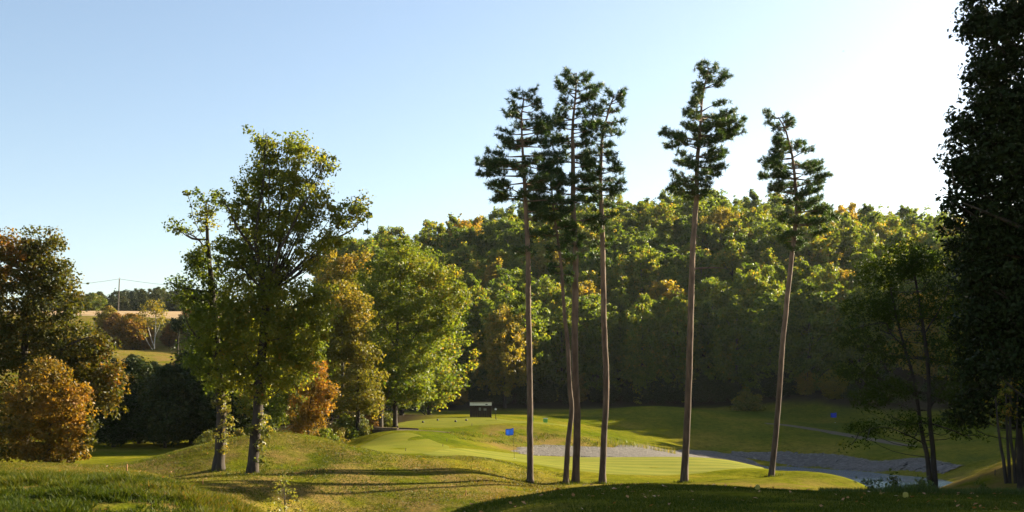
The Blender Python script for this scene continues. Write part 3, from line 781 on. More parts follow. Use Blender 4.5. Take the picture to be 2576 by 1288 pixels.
# ------------------------------------------------------------------ trees left of the picture
traced_tree('autumn_tree', 'large olive tree turning brown at its top, rising at the picture\'s left edge', 'tree', 31, 70.0, 60, [
    ([(60, 1180), (64, 1080), (60, 950), (70, 820), (80, 700), (90, 620)], .34, .05, .6), ([(66, 960), (140, 900, -1), (220, 860, -1.5), (262, 850, -1.5)], .12, .02, .4), ([(66, 940), (10, 860, 1), (-30, 760, 1)], .12, .02, .4)],
    [(40, 640, 62, 60, .28), (-20, 660, 70, 90, .2), (110, 620, 44, 50, .0), (140, 690, 46, 50, .0), (100, 700, 60, 60, .1), (20, 760, 80, 80, .05), (120, 800, 70, 70, .0), (180, 760, 26, 40, -.05), (60, 880, 90, 70, .0), (200, 860, 50, 50, .0), (250, 870, 34, 44, .12), (230, 950, 60, 60, .05), (290, 940, 28, 34, .3), (160, 930, 60, 70, .0), (270, 1000, 30, 50, .1), (-40, 900, 80, 120, .0), (0, 1040, 60, 90, -.1)],
    LEAF['leftoak'], .21, .66, 54, dens=1.15)
traced_tree('beech_tree', 'low bushy tree in bright orange leaf at the left edge', 'tree', 32, 64.5, 120, [
    ([(120, 1180), (125, 1080), (130, 980), (135, 930)], .14, .03, .3)],
    [(120, 960, 60, 60, .0), (60, 1020, 60, 70, .0), (160, 1020, 60, 70, .1), (90, 1090, 76, 60, .0), (185, 1090, 42, 60, .1), (110, 1140, 90, 30, .0), (200, 1010, 28, 60, .2), (20, 1100, 50, 60, -.2), (225, 1075, 14, 45, -.5), (195, 1135, 30, 26, -.1)],
    LEAF['orange'], .17, .50, 54, dens=.95)
# shaded trees in the hollow
rv = np.random.default_rng(77)
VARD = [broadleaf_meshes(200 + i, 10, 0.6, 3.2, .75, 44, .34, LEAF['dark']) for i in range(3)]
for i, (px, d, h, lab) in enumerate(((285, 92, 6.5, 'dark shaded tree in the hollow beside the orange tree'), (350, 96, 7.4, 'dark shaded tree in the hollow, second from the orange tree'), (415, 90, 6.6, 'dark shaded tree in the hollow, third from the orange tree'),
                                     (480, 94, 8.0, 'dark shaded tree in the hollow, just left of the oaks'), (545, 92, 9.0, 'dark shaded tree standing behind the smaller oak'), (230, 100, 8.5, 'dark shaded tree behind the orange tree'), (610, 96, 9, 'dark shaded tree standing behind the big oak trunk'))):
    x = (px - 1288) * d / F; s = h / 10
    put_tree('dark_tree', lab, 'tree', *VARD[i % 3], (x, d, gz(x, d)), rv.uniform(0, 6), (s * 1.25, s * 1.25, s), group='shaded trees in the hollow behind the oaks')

# ------------------------------------------------------------------ the sunlit row beyond the oak mound
traced_tree('maple_tree', 'big sunlit yellow-green tree with rounded crown, right end of the bright row', 'tree', 41, 98.0, 994, [
    ([(994, 1075), (995, 1000), (998, 920), (1000, 820), (1005, 740), (1010, 680)], .22, .04, .6), ([(998, 900), (1050, 840, -1), (1090, 780, -1)], .09, .02, .5), ([(998, 880), (960, 800, -1), (940, 740, -1)], .09, .02, .5)],
    [(1010, 665, 50, 40, .05), (950, 700, 50, 50, .0), (1070, 690, 50, 40, .12), (1110, 720, 52, 46, .15), (1150, 750, 34, 40, .1), (1000, 760, 70, 60, .0), (1080, 790, 66, 60, .0), (1120, 820, 36, 40, .0), (960, 820, 60, 60, .0), (1040, 870, 66, 56, .0), (1080, 900, 30, 36, .0), (980, 910, 60, 50, .0), (1040, 950, 52, 44, -.05), (1065, 985, 26, 26, 0), (985, 980, 46, 40, .0), (1000, 625, 40, 24, .0), (1020, 1000, 36, 16, 0)],
    LEAF['green'], .22, .72, 56, dens=.9)
traced_tree('hornbeam_tree', 'yellow-olive dense tree, second from the right end of the bright row', 'tree', 42, 92.0, 900, [
    ([(900, 1085), (900, 1000), (895, 900), (885, 820), (880, 760)], .18, .04, .5)],
    [(870, 750, 50, 50, .2), (820, 790, 40, 60, .1), (900, 800, 40, 50, .1), (860, 850, 60, 60, -.05), (910, 890, 46, 50, .05), (860, 930, 60, 56, .0), (925, 950, 44, 46, .0), (880, 1000, 60, 46, -.05), (930, 1010, 40, 36, 0), (820, 880, 36, 60, .0)],
    LEAF['yellow'], .20, .62, 54, dens=.9)
traced_tree('cherry_tree', 'small bright orange tree at the foot of the bright row', 'tree', 43, 82.0, 775, [
    ([(775, 1105), (778, 1040), (785, 980), (792, 930)], .09, .02, .3)],
    [(800, 945, 24, 40, .15), (815, 975, 30, 34, .1), (770, 1000, 40, 40, .05), (810, 1030, 30, 30, .1), (755, 1050, 34, 40, -.1), (790, 1060, 34, 30, -.1), (835, 985, 14, 20, .0), (750, 1085, 26, 20, 0)],
    LEAF['orange'], .16, .46, 50, dens=.8)
traced_tree('ash_tree', 'thin-leaved orange-brown tree top showing behind the bright row', 'tree', 44, 112.0, 860, [
    ([(860, 1080), (862, 900), (858, 760), (860, 690)], .18, .03, .5)],
    [(835, 670, 34, 36, .2), (880, 660, 40, 30, .3), (920, 655, 34, 24, .25), (860, 700, 46, 36, .1), (905, 700, 40, 40, .0), (870, 760, 60, 60, .0), (815, 700, 24, 40, .1)],
    LEAF['yellow'], .28, .7, 26, dens=.55)
traced_tree('hornbeam_tree', 'olive tree with mixed leaves between the big oak and the bright row', 'tree', 45, 86.0, 740, [
    ([(740, 1105), (742, 1000), (738, 900), (735, 800)], .16, .03, .4)],
    [(740, 800, 50, 60, .1), (790, 830, 40, 60, .0), (720, 880, 50, 60, -.1), (780, 900, 50, 50, -.1), (735, 960, 50, 50, -.1), (700, 1000, 40, 50, -.15), (760, 1020, 30, 40, -.1), (620, 1010, 34, 40, .1), (690, 1050, 30, 40, -.1)],
    LEAF['green'], .19, .60, 50, dens=.8)
traced_tree('lime_tree', 'tall green tree showing between the bright row and the hillside', 'tree', 46, 118.0, 960, [
    ([(960, 1070), (960, 900), (962, 760), (965, 680)], .2, .03, .6)],
    [(960, 660, 44, 34, -.1), (1010, 640, 46, 34, .0), (1060, 650, 40, 40, .0), (1000, 700, 60, 50, -.1), (930, 720, 40, 60, -.1)],
    LEAF['green'], .30, .75, 28, dens=.7)
VARM = [broadleaf_meshes(300 + i, 15, 1.0, 4.3, .95, 40, .36, LEAF['green']) for i in range(3)]
for i, (px, d, h, k, lab) in enumerate(((690, 108, 12, 'green', 'green tree behind the big oak, half hidden by its crown'), (760, 120, 12.5, 'green', 'green tree half hidden behind the olive tree of the bright row'), (600, 122, 12, 'dark', 'dark tree hidden behind the oaks\' lower crowns'),
        (830, 125, 13, 'yellow', 'yellowing tree at the back of the bright row'), (900, 128, 14, 'green', 'green tree at the back of the bright row'), (520, 118, 8, 'dark', 'dark tree low behind the smaller oak'),
        (1010, 132, 15.5, 'green', 'tall green tree behind the right end of the bright row'), (680, 140, 14, 'green', 'green tree far behind the big oak'), (1080, 150, 16, 'wood', 'green tree where the bright row meets the wooded hill'))):
    x = (px - 1288) * d / F; s = h / 15
    put_tree('broadleaf_tree', lab, 'tree', *VARM[i % 3], (x, d, gz(x, d)), rv.uniform(0, 6), (s * 1.1, s * 1.1, s), LEAF[k], group='trees behind the oak mound')

# undergrowth shrubs at the foot of the row
VARB = [broadleaf_meshes(400 + i, 2.0, 0.05, 1.0, .34, 40, .17, LEAF['green'], p=.55, trunk_r=.03) for i in range(3)]
for i, (px, py, d, h, k, lab) in enumerate(((870, 1090, 92, 2.0, 'green', 'bright green shrub under the yellow-olive tree'), (840, 1092, 90, 1.6, 'yellow', 'yellowish shrub beside the bright green shrub'), (905, 1085, 93, 1.7, 'weed', 'pale dry shrub left of the timber bridge'),
        (930, 1080, 97, 1.4, 'brown', 'reddish brown shrub by the timber bridge'), (815, 1098, 86, 1.7, 'green', 'green shrub right of the small orange tree'), (600, 1110, 66, 1.1, 'ivy', 'pale leafy shrub between the two oak trunks, on the mound crest'),
        (520, 1120, 66, 1.2, 'ivy', 'pale leafy shrub left of the smaller oak trunk, on the mound crest'), (975, 1068, 101, 1.3, 'ivy', 'yellow-green shrub between the two slim trunks by the bridge'))):
    x = (px - 1288) * d / F; s = h / 2
    put_tree('shrub', lab, 'shrub', *VARB[i % 3], (x, d, gz(x, d)), rv.uniform(0, 6), (s * 1.2, s * 1.2, s), LEAF[k], group='shrubs at the foot of the trees')
# trunk by the bridge (its crown joins the bright row)
x = (959 - 1288) * 97 / F
tm, cm = broadleaf_meshes(450, 7.5, 2.6, 2.2, .6, 36, .28, LEAF['green'], trunk_r=.16)
put_tree('broadleaf_tree', 'small tree with a bare post-like trunk beside the timber bridge', 'tree', tm, cm, (x, 97, gz(x, 97)), 1.0, bark=PALEBARK)

# small birch-like shrub in the swale
x = (716 - 1288) * 39.5 / F
tm, cm = broadleaf_meshes(460, 1.9, .1, .62, .16, 12, .085, LEAF['ivy'], ncl=44, trunk_r=.02, bark=PALEBARK, p=.6)
put_tree('shrub', 'small glittering pale-leaved shrub growing in the swale at the bottom edge', 'shrub', tm, cm, (x, 39.5, gz(x, 39.5)), .4, (1.2, 1.2, 1))

# ------------------------------------------------------------------ wooded hill
VARH = [broadleaf_meshes(500 + i, 17, th_, rc_, cr_, 20, .40, LEAF['wood'], p=p_, q=q_, inner=.4, rag=1.5)
        for i, (th_, rc_, cr_, p_, q_) in enumerate(((1.6, 4.6, .62, .85, .5), (2.5, 5.2, .70, .75, .45), (1.2, 4.0, .58, .62, .6), (3.0, 5.0, .62, 1.0, .5), (1.0, 4.4, .70, .8, .7), (4.0, 4.4, .55, .9, .45), (1.5, 3.6, .55, .6, .7)))]
rh = np.random.default_rng(99)
def e_at(x): return np.interp(x, [-42, -12, 10, 30, 45, 55, 65, 75, 90, 150], [180, 172, 177, 177, 168, 156, 143, 131, 116, 96]) + 3
pts = []
for _ in range(16000):
    x, y = rh.uniform(-42, 150), rh.uniform(100, 271)
    e0 = np.interp(x, [-42, -12, 10, 30, 45, 55, 65, 75, 90, 150], [180, 172, 177, 177, 168, 156, 143, 131, 116, 96]) + 3
    if y < e0: continue
    if x < -14 and y < 205 + (-14 - x) * 1.2: continue
    px = 1288 + x / y * F
    if px > 2680 and y > 180: continue
    sp = 5.5 if y < 215 else 6.0
    if x > 46 and y < 190: sp = 6.8
    if px > 2500: sp = 9.5
    if all((x - a) ** 2 + (y - b) ** 2 > sp * sp for a, b in pts):
        pts.append((x, y))
COLS = ('left of the first pine', 'behind the close group of pines', 'left of the lone tall pine', 'right of the lone tall pine', 'right of the leaning pine', 'behind the locust tree')
pts.sort(key=lambda p: p[1])
pts = pts[:345]
for i, (x, y) in enumerate(pts):
    px = 1288 + x / y * F
    k = 'woodg' if rh.uniform() < (.05 if px < 2050 else .10) else 'wood'
    h = rh.uniform(14.0, 18.5); s = h / 17; w_ = s ** .6 * rh.uniform(.85, 1.2)
    col_ = COLS[int(np.searchsorted([1310, 1540, 1735, 1970, 2140], px))]
    row_ = ('at the wood\'s front edge', 'low on the hillside', 'halfway up the hillside', 'high on the hillside', 'on the hill\'s crest')[int(np.searchsorted([8, 24, 45, 68], y - e_at(x)))]
    if x > 44 and y < 165: row_ = 'on the near arm of the wood'
    e = put_tree('hillside_tree', ('yellowing' if k == 'woodg' else 'green') + ' broadleaf tree ' + row_ + ', ' + col_, 'tree',
                 *VARH[int(rh.integers(7))], (x, y, gz(x, y)), rh.uniform(0, 6.28), (w_, w_, s), LEAF[k], 'trees of the wooded hillside', bark=PALEBARK if rh.uniform() < .3 else None)
y = 173.5
x = (1270 - 1288) * y / F
put_tree('hillside_tree', 'golden-topped tree at the front of the wooded hillside, left of the first pine', 'tree', *VARH[1], (x, y, gz(x, y)), 1.3, (.85, .85, .93), LEAF['woodg'], 'trees of the wooded hillside')
for i in range(34):
    x = -13 + i * 2.45 + rh.uniform(-.8, .8); y = e_at(x) - rh.uniform(-.5, 1.5)
    h = rh.uniform(2.2, 5.0); s = h / 10
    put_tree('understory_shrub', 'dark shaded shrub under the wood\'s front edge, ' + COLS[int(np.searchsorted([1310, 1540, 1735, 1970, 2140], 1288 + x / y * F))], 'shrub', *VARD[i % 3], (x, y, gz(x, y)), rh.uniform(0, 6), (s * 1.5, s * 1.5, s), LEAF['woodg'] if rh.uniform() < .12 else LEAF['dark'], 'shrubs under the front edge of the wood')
# low shrub at the wood's edge
x = (1880 - 1288) * 165 / F
put_tree('shrub', 'yellow-green shrub at the edge of the wood behind the far mound', 'shrub', *VARB[1], (x, 165, gz(x, 165)), 0.4, (2.2, 2, 1.4), LEAF['yellow'])

# ------------------------------------------------------------------ field hillside: hedge, birch, lone tree, distant wood, pole
for i, (px, d, h, wd, k, lab) in enumerate(((292, 205, 6.2, 1.1, 'brown', 'reddish brown hedge bush nearest the dark tree on the hillside'), (335, 203, 6.6, 1.3, 'orange', 'rust-topped hedge bush in the middle of the hillside hedge'), (268, 207, 7.0, .9, 'yellow', 'yellow-green bush at the start of the hillside hedge'),
        (362, 204, 5.0, 1.0, 'brown', 'dark brown hedge bush beside the birch'), (425, 208, 4.2, 1.0, 'brown', 'low brown bush right of the birch'), (480, 214, 5.6, 1.1, 'brown', 'brown bush at the field edge behind the lone pine'), (505, 212, 5, 1.2, 'dark', 'dark bush at the field edge next to the oak crown'))):
    x = (px - 1288) * d / F; s = h / 10
    put_tree('hedge_bush', lab, 'bush', *VARD[i % 3], (x, d, gz(x, d)), rv.uniform(0, 6), (s * 1.2 * wd, s * 1.2 * wd, s), LEAF[k], group='hedge on the hillside below the field')
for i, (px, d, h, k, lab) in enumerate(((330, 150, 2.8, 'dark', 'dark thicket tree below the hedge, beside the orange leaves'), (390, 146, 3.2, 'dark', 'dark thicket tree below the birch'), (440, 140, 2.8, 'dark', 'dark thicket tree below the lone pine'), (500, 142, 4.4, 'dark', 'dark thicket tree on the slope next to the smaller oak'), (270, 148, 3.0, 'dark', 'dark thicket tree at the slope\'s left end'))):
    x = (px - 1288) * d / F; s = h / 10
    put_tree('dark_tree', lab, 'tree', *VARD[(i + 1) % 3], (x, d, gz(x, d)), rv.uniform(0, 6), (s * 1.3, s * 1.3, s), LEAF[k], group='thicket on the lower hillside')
d = 198.0
traced_tree('birch_tree', 'multi-stemmed birch with pale trunks and yellow leaves on the hillside', 'birch tree', 61, d, 388, [
    ([(388, 878), (390, 840), (392, 800), (386, 765)], .11, .03, .5), ([(387, 870), (376, 838), (368, 800)], .08, .02, .6), ([(389, 850), (402, 815), (408, 780)], .07, .02, .6), ([(384, 880), (368, 855), (360, 832)], .05, .02, .8)],
    [(372, 785, 26, 26, .1), (395, 775, 22, 20, .1), (405, 805, 16, 24, .0), (355, 800, 18, 18, .1)], LEAF['yellow'], .34, .8, 16, BIRCH, dens=.6)
d = 150.0
traced_tree('lone_pine', 'lone small pine with crooked open branches on the hillside', 'pine tree', 62, d, 447, [
    ([(447, 908), (448, 870), (450, 840), (452, 812)], .14, .04, .9), ([(449, 865), (470, 850), (482, 838)], .05, .015, .6), ([(447, 885), (430, 872), (418, 874)], .05, .015, .8), ([(447, 900), (470, 898), (486, 900)], .05, .015, .9)],
    [(452, 806, 22, 12, -.1), (446, 818, 20, 10, -.1), (468, 826, 18, 8, .1), (484, 838, 10, 6, .1), (440, 830, 12, 6, 0)], LEAF['dark'], .26, .42, 22, dens=.9)
far = []
for i in range(240):
    px = rh.uniform(90, 560); d = rh.choice([322, 336, 350, 368]) + rh.uniform(-4, 4)
    x = (px - 1288) * d / F
    if any((x - a) ** 2 + (d - b) ** 2 < 26 for a, b in far): continue
    far.append((x, d))
    top = np.interp(px, [90, 200, 330, 380, 420, 500, 560], [735, 738, 733, 722, 728, 735, 735]) + rh.uniform(-3, 14)
    zt = (1000 - top) * d / F; g = gz(x, d); h = max(6, zt - g); s = h / 17
    put_tree('distant_tree', 'tree of the distant dark wood beyond the tan field', 'tree', *VARH[i % 7], (x, d, g), rh.uniform(0, 6), (s * 1.25, s * 1.25, s), LEAF['farwood'], 'trees of the distant wood')
for px, d, h, lab in ((236, 300, 5.5, 'light green bush at the field\'s far edge, left of the pole'), (462, 300, 4.6, 'light green bush at the field\'s far edge, right of the pole')):
    x = (px - 1288) * d / F; s = h / 10
    put_tree('hedge_bush', lab, 'bush', *VARD[0], (x, d, gz(x, d)), 1, (s * 1.6, s * 1.3, s), LEAF['green'], group='bushes at the far edge of the field')

def pole():
    d = 264.0; x = (297 - 1288) * d / F
    b = np.array([x, d, gz(x, d)])
    top = W(300.5, 699, d) - b
    e = thing('utility_pole', 'thin wooden utility pole on the field ridge', 'pole', b)
    t = Tubes(); t.add(catmull([(0, 0, -.5), top * .5, top], 8), [.17, .15, .12], 8)
    link('shaft', t.mesh('shaft', POLEWOOD), e)
    t = Tubes(); t.add([top + np.array([0, -.12, -.35]), top + np.array([0, -.12, -.1])], [.06, .05], 6)
    link('insulator', t.mesh('insulator', WHITE), e)
    for s, (ex, ey), ln in ((-1, (205, 713), 'left'), (1, (420, 716), 'right')):
        p0 = b + top + np.array([0, 0, -.25])
        p1 = W(ex, ey, d + 0) 
        p2 = p1 + (p1 - p0) * 1.2 + np.array([0, 0, 1.2])
        t = Tubes(); t.add(catmull([p0, (p0 + p1) / 2 + np.array([0, 0, -.12]), p1, p2], 24) - b, [.035, .035], 5)
        o = link('wire', t.mesh('wire', WIRE), None, b)
        tag(o, 'thin sagging wire running left from the utility pole' if s < 0 else 'thin sagging wire running right from the utility pole', 'wire', 'wires of the utility pole')
pole()

# ------------------------------------------------------------------ dark trees on the right
c6 = lambda x, y, o=0: (1905 + .531 * x, 603.7 + .531 * y, o)
def lb(x, y, rx, ry, t=0, o=0): q = c6(x, y); return (q[0], q[1], rx * .531, ry * .531, t, o)
D_LOC = 37.0
traced_tree('locust_tree', 'two-stemmed feathery tree in shade, silhouetted before the pond', 'tree', 71, D_LOC, 2345, [
    ([c6(845, 1190), c6(832, 1000), c6(820, 850), c6(805, 560), c6(770, 330), c6(735, 120), c6(720, 20)], .095, .012, .35),
    ([c6(824, 1185), c6(795, 1000), c6(765, 880), c6(720, 620), c6(680, 480), c6(640, 330), c6(610, 180)], .085, .012, .35),
    ([c6(800, 970), c6(700, 930, -.6), c6(560, 880, -1), c6(430, 905, -1.2)], .025, .006, .25),
    ([c6(690, 500), c6(600, 440, -.5), c6(560, 400, -.8), c6(400, 430, -1)], .025, .006, .25),
    ([c6(740, 700), c6(620, 660, .5), c6(480, 620, .8), c6(370, 610, .8)], .025, .006, .25),
    ([c6(815, 800), c6(900, 700, .5), c6(960, 600, .8)], .028, .006, .25),
    ([c6(790, 450), c6(850, 300, -.5), c6(900, 180, -.5)], .028, .006, .25),
    ([c6(825, 870), c6(900, 900, -.5), c6(980, 940, -.5)], .03, .01, .3)],
    [lb(690, 90, 130, 90), lb(560, 160, 110, 80), lb(820, 120, 120, 100), lb(520, 330, 120, 70), lb(680, 320, 130, 90), lb(880, 300, 120, 110), lb(450, 450, 90, 50), lb(600, 520, 120, 60), lb(470, 620, 110, 45), lb(620, 700, 120, 60), lb(900, 520, 120, 110), lb(930, 700, 100, 90), lb(520, 760, 90, 45), lb(540, 890, 110, 36), lb(700, 870, 80, 50), lb(940, 860, 90, 60)],
    LEAF['locust'], .11, .36, 34, dens=1.7, twig=.7, twn=1.2, aspect=.38)
D_RT = 22.0
rt = [(2520, 20, 90, 90), (2500, 110, 70, 70), (2470, 60, 40, 50), (2540, 200, 100, 90), (2480, 210, 44, 56), (2470, 290, 70, 60), (2430, 330, 40, 40), (2560, 300, 110, 100), (2450, 400, 66, 60), (2420, 420, 36, 40), (2530, 420, 110, 90), (2440, 490, 60, 46), (2400, 520, 34, 24), (2520, 540, 110, 90), (2440, 590, 70, 60), (2560, 660, 120, 110), (2640, 60, 120, 160), (2640, 300, 120, 160), (2640, 540, 120, 150), (2470, 690, 60, 70), (2660, 780, 130, 140), (2540, 800, 90, 90), (2760, 250, 120, 200), (2740, 500, 120, 160), (2520, -60, 60, 60), (2480, 800, 50, 60), (2560, 900, 100, 60)]
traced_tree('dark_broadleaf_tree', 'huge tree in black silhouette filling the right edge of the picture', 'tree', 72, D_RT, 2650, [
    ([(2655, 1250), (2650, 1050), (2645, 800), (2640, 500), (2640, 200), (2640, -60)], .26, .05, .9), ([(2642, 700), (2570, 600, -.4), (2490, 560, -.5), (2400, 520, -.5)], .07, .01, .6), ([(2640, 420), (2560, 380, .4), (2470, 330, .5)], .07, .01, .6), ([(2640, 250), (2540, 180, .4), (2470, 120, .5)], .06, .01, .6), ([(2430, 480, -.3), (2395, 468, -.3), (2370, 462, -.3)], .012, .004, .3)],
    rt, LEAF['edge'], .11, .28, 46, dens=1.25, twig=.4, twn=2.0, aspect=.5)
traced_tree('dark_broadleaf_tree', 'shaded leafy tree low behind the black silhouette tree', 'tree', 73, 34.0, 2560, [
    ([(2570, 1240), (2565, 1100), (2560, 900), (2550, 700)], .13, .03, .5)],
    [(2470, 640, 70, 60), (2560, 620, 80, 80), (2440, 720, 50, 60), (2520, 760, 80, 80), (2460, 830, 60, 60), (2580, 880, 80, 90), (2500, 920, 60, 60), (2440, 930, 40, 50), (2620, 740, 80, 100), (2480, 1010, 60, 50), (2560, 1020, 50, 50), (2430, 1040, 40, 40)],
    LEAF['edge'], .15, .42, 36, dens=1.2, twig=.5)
# slim saplings by the bright knoll
for i, (bx_, pts_, lab) in enumerate(((2531, [(2531, 1216), (2524, 1160), (2516, 1120), (2508, 1060), (2502, 1000)], 'slimmest of the bare-stemmed saplings before the bright knoll'), (2540, [(2540, 1216), (2538, 1160), (2534, 1110), (2530, 1040), (2528, 980)], 'middle bare-stemmed sapling before the bright knoll'),
                                      (2555, [(2555, 1216), (2550, 1160), (2544, 1110), (2540, 1020), (2540, 950)], 'forked sapling before the bright knoll, nearest the right edge'))):
    limbs = [(pts_, .055, .02, .75)]
    if i == 2: limbs.append(([(2552, 1165), (2556, 1120), (2560, 1040), (2562, 980)], .035, .012, .5))
    traced_tree('sapling', lab, 'sapling', 80 + i, 33.0, bx_, limbs, [(pts_[-1][0] + 8, pts_[-1][1] + 10, 24, 40, .2), (pts_[-2][0] + 6, pts_[-2][1], 14, 26, .3)], LEAF['green'], .09, .22, 14, dens=.35, twig=.35, twn=1.5, group='saplings before the bright knoll')
# more trees of the same belt, beyond the right edge of the view
VARR = [broadleaf_meshes(600 + i, 12, 1.2, 3.6, .7, 46, .26, LEAF['dark']) for i in range(2)]
for i, (x, y, h) in enumerate(((20.5, 32.5, 12.5), (24.5, 36.5, 13), (29, 40, 13), (21, 26, 12), (27, 32, 12), (34, 36, 13), (23.5, 42.6, 12), (28, 45.4, 13), (33, 48.3, 13), (38, 51, 13))):
    s = h / 12
    put_tree('dark_broadleaf_tree', 'shaded tree of the belt just beyond the right edge', 'tree', *VARR[i % 2], (x, y, gz(x, y)), i * 1.1, (s * 1.1, s * 1.1, s), group='tree belt beyond the right edge')

# ------------------------------------------------------------------ grass blades, weeds, fallen leaves
def blades(name, label, X, Y, h, w, seed, mat, lean=.5, tint=None, seg=1, lift=0.0):
    rng = np.random.default_rng(seed); n = len(X)
    Z = GZ(X, Y) - .01 + lift
    B = np.stack([X, Y, Z], 1)
    az = rng.uniform(0, 6.28, n); sd = np.stack([np.cos(az), np.sin(az), np.zeros(n)], 1)
    hh = (h * rng.uniform(.5, 1.3, n))[:, None]
    tip = B + np.array([0, 0, 1]) * hh + rng.normal(0, lean, (n, 3)) * np.array([1, 1, .15]) * hh
    ww = (w * rng.uniform(.6, 1.3, n))[:, None]
    V = np.stack([B + sd * ww, B - sd * ww, tip], 1).reshape(-1, 3)
    t = rng.uniform(0, 1, n) if tint is None else np.clip(tint + rng.normal(0, .16, n), 0, 1)
    return tag(link(name, mk_mesh(name, V, np.arange(n * 3).reshape(-1, 3), mat, False, {'tint': np.repeat(t, 3)})), label, name.replace('_', ' '), kind='stuff')
rg = np.random.default_rng(3)
def fbm(x, y, s, seed):
    r = np.random.default_rng(seed); v = np.zeros_like(x)
    for _ in range(14):
        k = s * r.uniform(.6, 2.2); a = r.uniform(0, 6.28); v += np.sin(k * (x * math.cos(a) + y * math.sin(a)) + r.uniform(0, 6.28))
    return v / 14 ** .5 * .7
def area(n, d0, d1, p0, p1):
    d = np.sqrt(rg.uniform(d0 * d0, d1 * d1, n)); px = rg.uniform(p0, p1, n)
    return (px - 1288) * d / F, d, px
# left mound: tufted rough on the face, shorter grass on top
X, Y, PX = area(230000, 20, 33.5, -80, 720)
f = fbm(X, Y, 2.6, 8); f2 = fbm(X, Y, 7.0, 88); face = sstep(29.0, 26.5, Y + np.clip(PX - 350, 0, 400) * .008)
dens = np.where(rg.uniform(0, 1, len(X)) < face, f * .8 + f2 * .7, .2)
keep = dens > rg.uniform(-.9, 1.0, len(X)); X, Y, f, f2, face = X[keep], Y[keep], f[keep], f2[keep], face[keep]
g2 = fbm(X, Y, .7, 9)
blades('grass', 'tufted rough grass on the near left mound', X, Y,   .045 + face * (.06 + .13 * np.clip(f * .6 + f2 * .6, 0, 1.4)), .012 + .004 * face, 4, LEAF['grass'], .65, np.clip(.56 - .42 * face + .10 * f2 + .30 * np.clip(g2, -.2, 1.2) * face + rg.choice([0, .25], len(X), p=[.8, .2]), 0, 1))
# right terrace: short grass
X, Y, PX = area(130000, 13, 27, 950, 2750)
f = fbm(X, Y, 1.6, 18)
blades('grass', 'short shaded grass on the near terrace at the bottom right', X, Y, .05 + .02 * np.clip(f, -1, 1), .011, 5, LEAF['grass'], .5, .34 + .14 * f)
# middle slope
X, Y, PX = area(120000, 40, 64, 180, 1420)
f = fbm(X, Y, 1.1, 28); keep = f > rg.uniform(-1.5, .8, len(X)); X, Y, f = X[keep], Y[keep], f[keep]
g2 = fbm(X, Y, .35, 29)
blades('grass', 'sparse mottled grass on the slope between the oaks and the swale', X, Y, .07 + .03 * np.clip(f, 0, 1), .022, 6, LEAF['grass'], .7, .52 + .1 * f + .2 * g2)
# bank above the gravel
X, Y, PX = area(30000, 82, 106, 1130, 1670)
lo_ = np.interp(PX, [1130, 1300, 1450, 1560, 1670], [88, 92.5, 97, 101, 106]) + .8 * fbm(X, Y, .8, 32)
hi_ = np.interp(PX, [1130, 1300, 1450, 1670], [95, 98, 101.5, 110]) + 1.6 * fbm(X, Y, .5, 33)
f = fbm(X, Y, 1.3, 34)
keep = (Y > lo_) & (Y < hi_) & (f > rg.uniform(-.7, 1.2, len(X)))
X, Y, f = X[keep], Y[keep], f[keep]
blades('rough_grass', 'long tangled grass on the bank above the gravel', X, Y, .12 + .08 * np.clip(f, 0, 1), .03, 7, LEAF['grass'], .6, .42 + .32 * fbm(X, Y, .7, 31))
# tall weeds where the bank meets the gravel
X, Y, PX = area(1500, 98, 108, 1500, 1700)
keep = np.abs(Y - np.interp(PX, [1500, 1600, 1700], [99.5, 103.5, 107])) < 1.3; X, Y = X[keep], Y[keep]
blades('tall_weeds', 'tall pale weeds at the edge of the gravel bed', X, Y, .6, .03, 8, LEAF['weed'], .25, np.full(len(X), .65))
# dark weeds on the terrace edge
X, Y, PX = area(9000, 24.2, 26.6, 2060, 2640)
f = fbm(X, X * 0, 2.5, 41)
hh = .12 + .10 * np.clip(f, -1, 1.3) + .06 * sstep(2080, 2250, PX) - .06 * sstep(2300, 2400, PX)
blades('tall_weeds', 'dark uncut weeds along the terrace edge before the pond', X, Y, np.clip(hh, .08, .6), .010, 9, LEAF['weed'], .35, np.full(len(X), .15))
def weed_plant(px, d, h, seed, lab):
    rng = np.random.default_rng(seed); x = (px - 1288) * d / F
    e = thing('weed_plant', lab, 'weed', (x, d, gz(x, d)), 'leafy weeds on the terrace edge')
    t = Tubes(); Cc = []
    for _ in range(4):
        v = np.array([rng.normal(0, .22), rng.normal(0, .2), 1]) * h * rng.uniform(.7, 1)
        P = catmull([(0, 0, -.05), v * .5 + rng.normal(0, .03, 3), v + np.array([rng.normal(0, .1), 0, -.05])], 8); t.add(P, [.009, .003], 4)
        for q in P[2:]: Cc.extend([q + rng.normal(0, .06, 3) for _ in range(3)])
    link('stem', t.mesh('stem', STAKED), e)
    Cc = np.array(Cc); N = nrm(rand_dirs(len(Cc), rng) + np.array([0, 0, .5]))
    link('leaves', leaf_mesh('leaves', Cc, N, rng.uniform(0, .4, len(Cc)), .10, rng, LEAF['weed'], .5), e)
weed_plant(2195, 25.0, .42, 1, 'upright dark weed at the start of the water')
weed_plant(2255, 25.2, .55, 2, 'tallest thin weed standing against the water')
weed_plant(2310, 25.2, .42, 3, 'broad-leaved dark weed just left of the locust stems')
weed_plant(2325, 25.5, .36, 4, 'broad-leaved dark weed touching the locust stems')
weed_plant(2470, 25.6, .34, 5, 'small dark weed below the bright knoll')
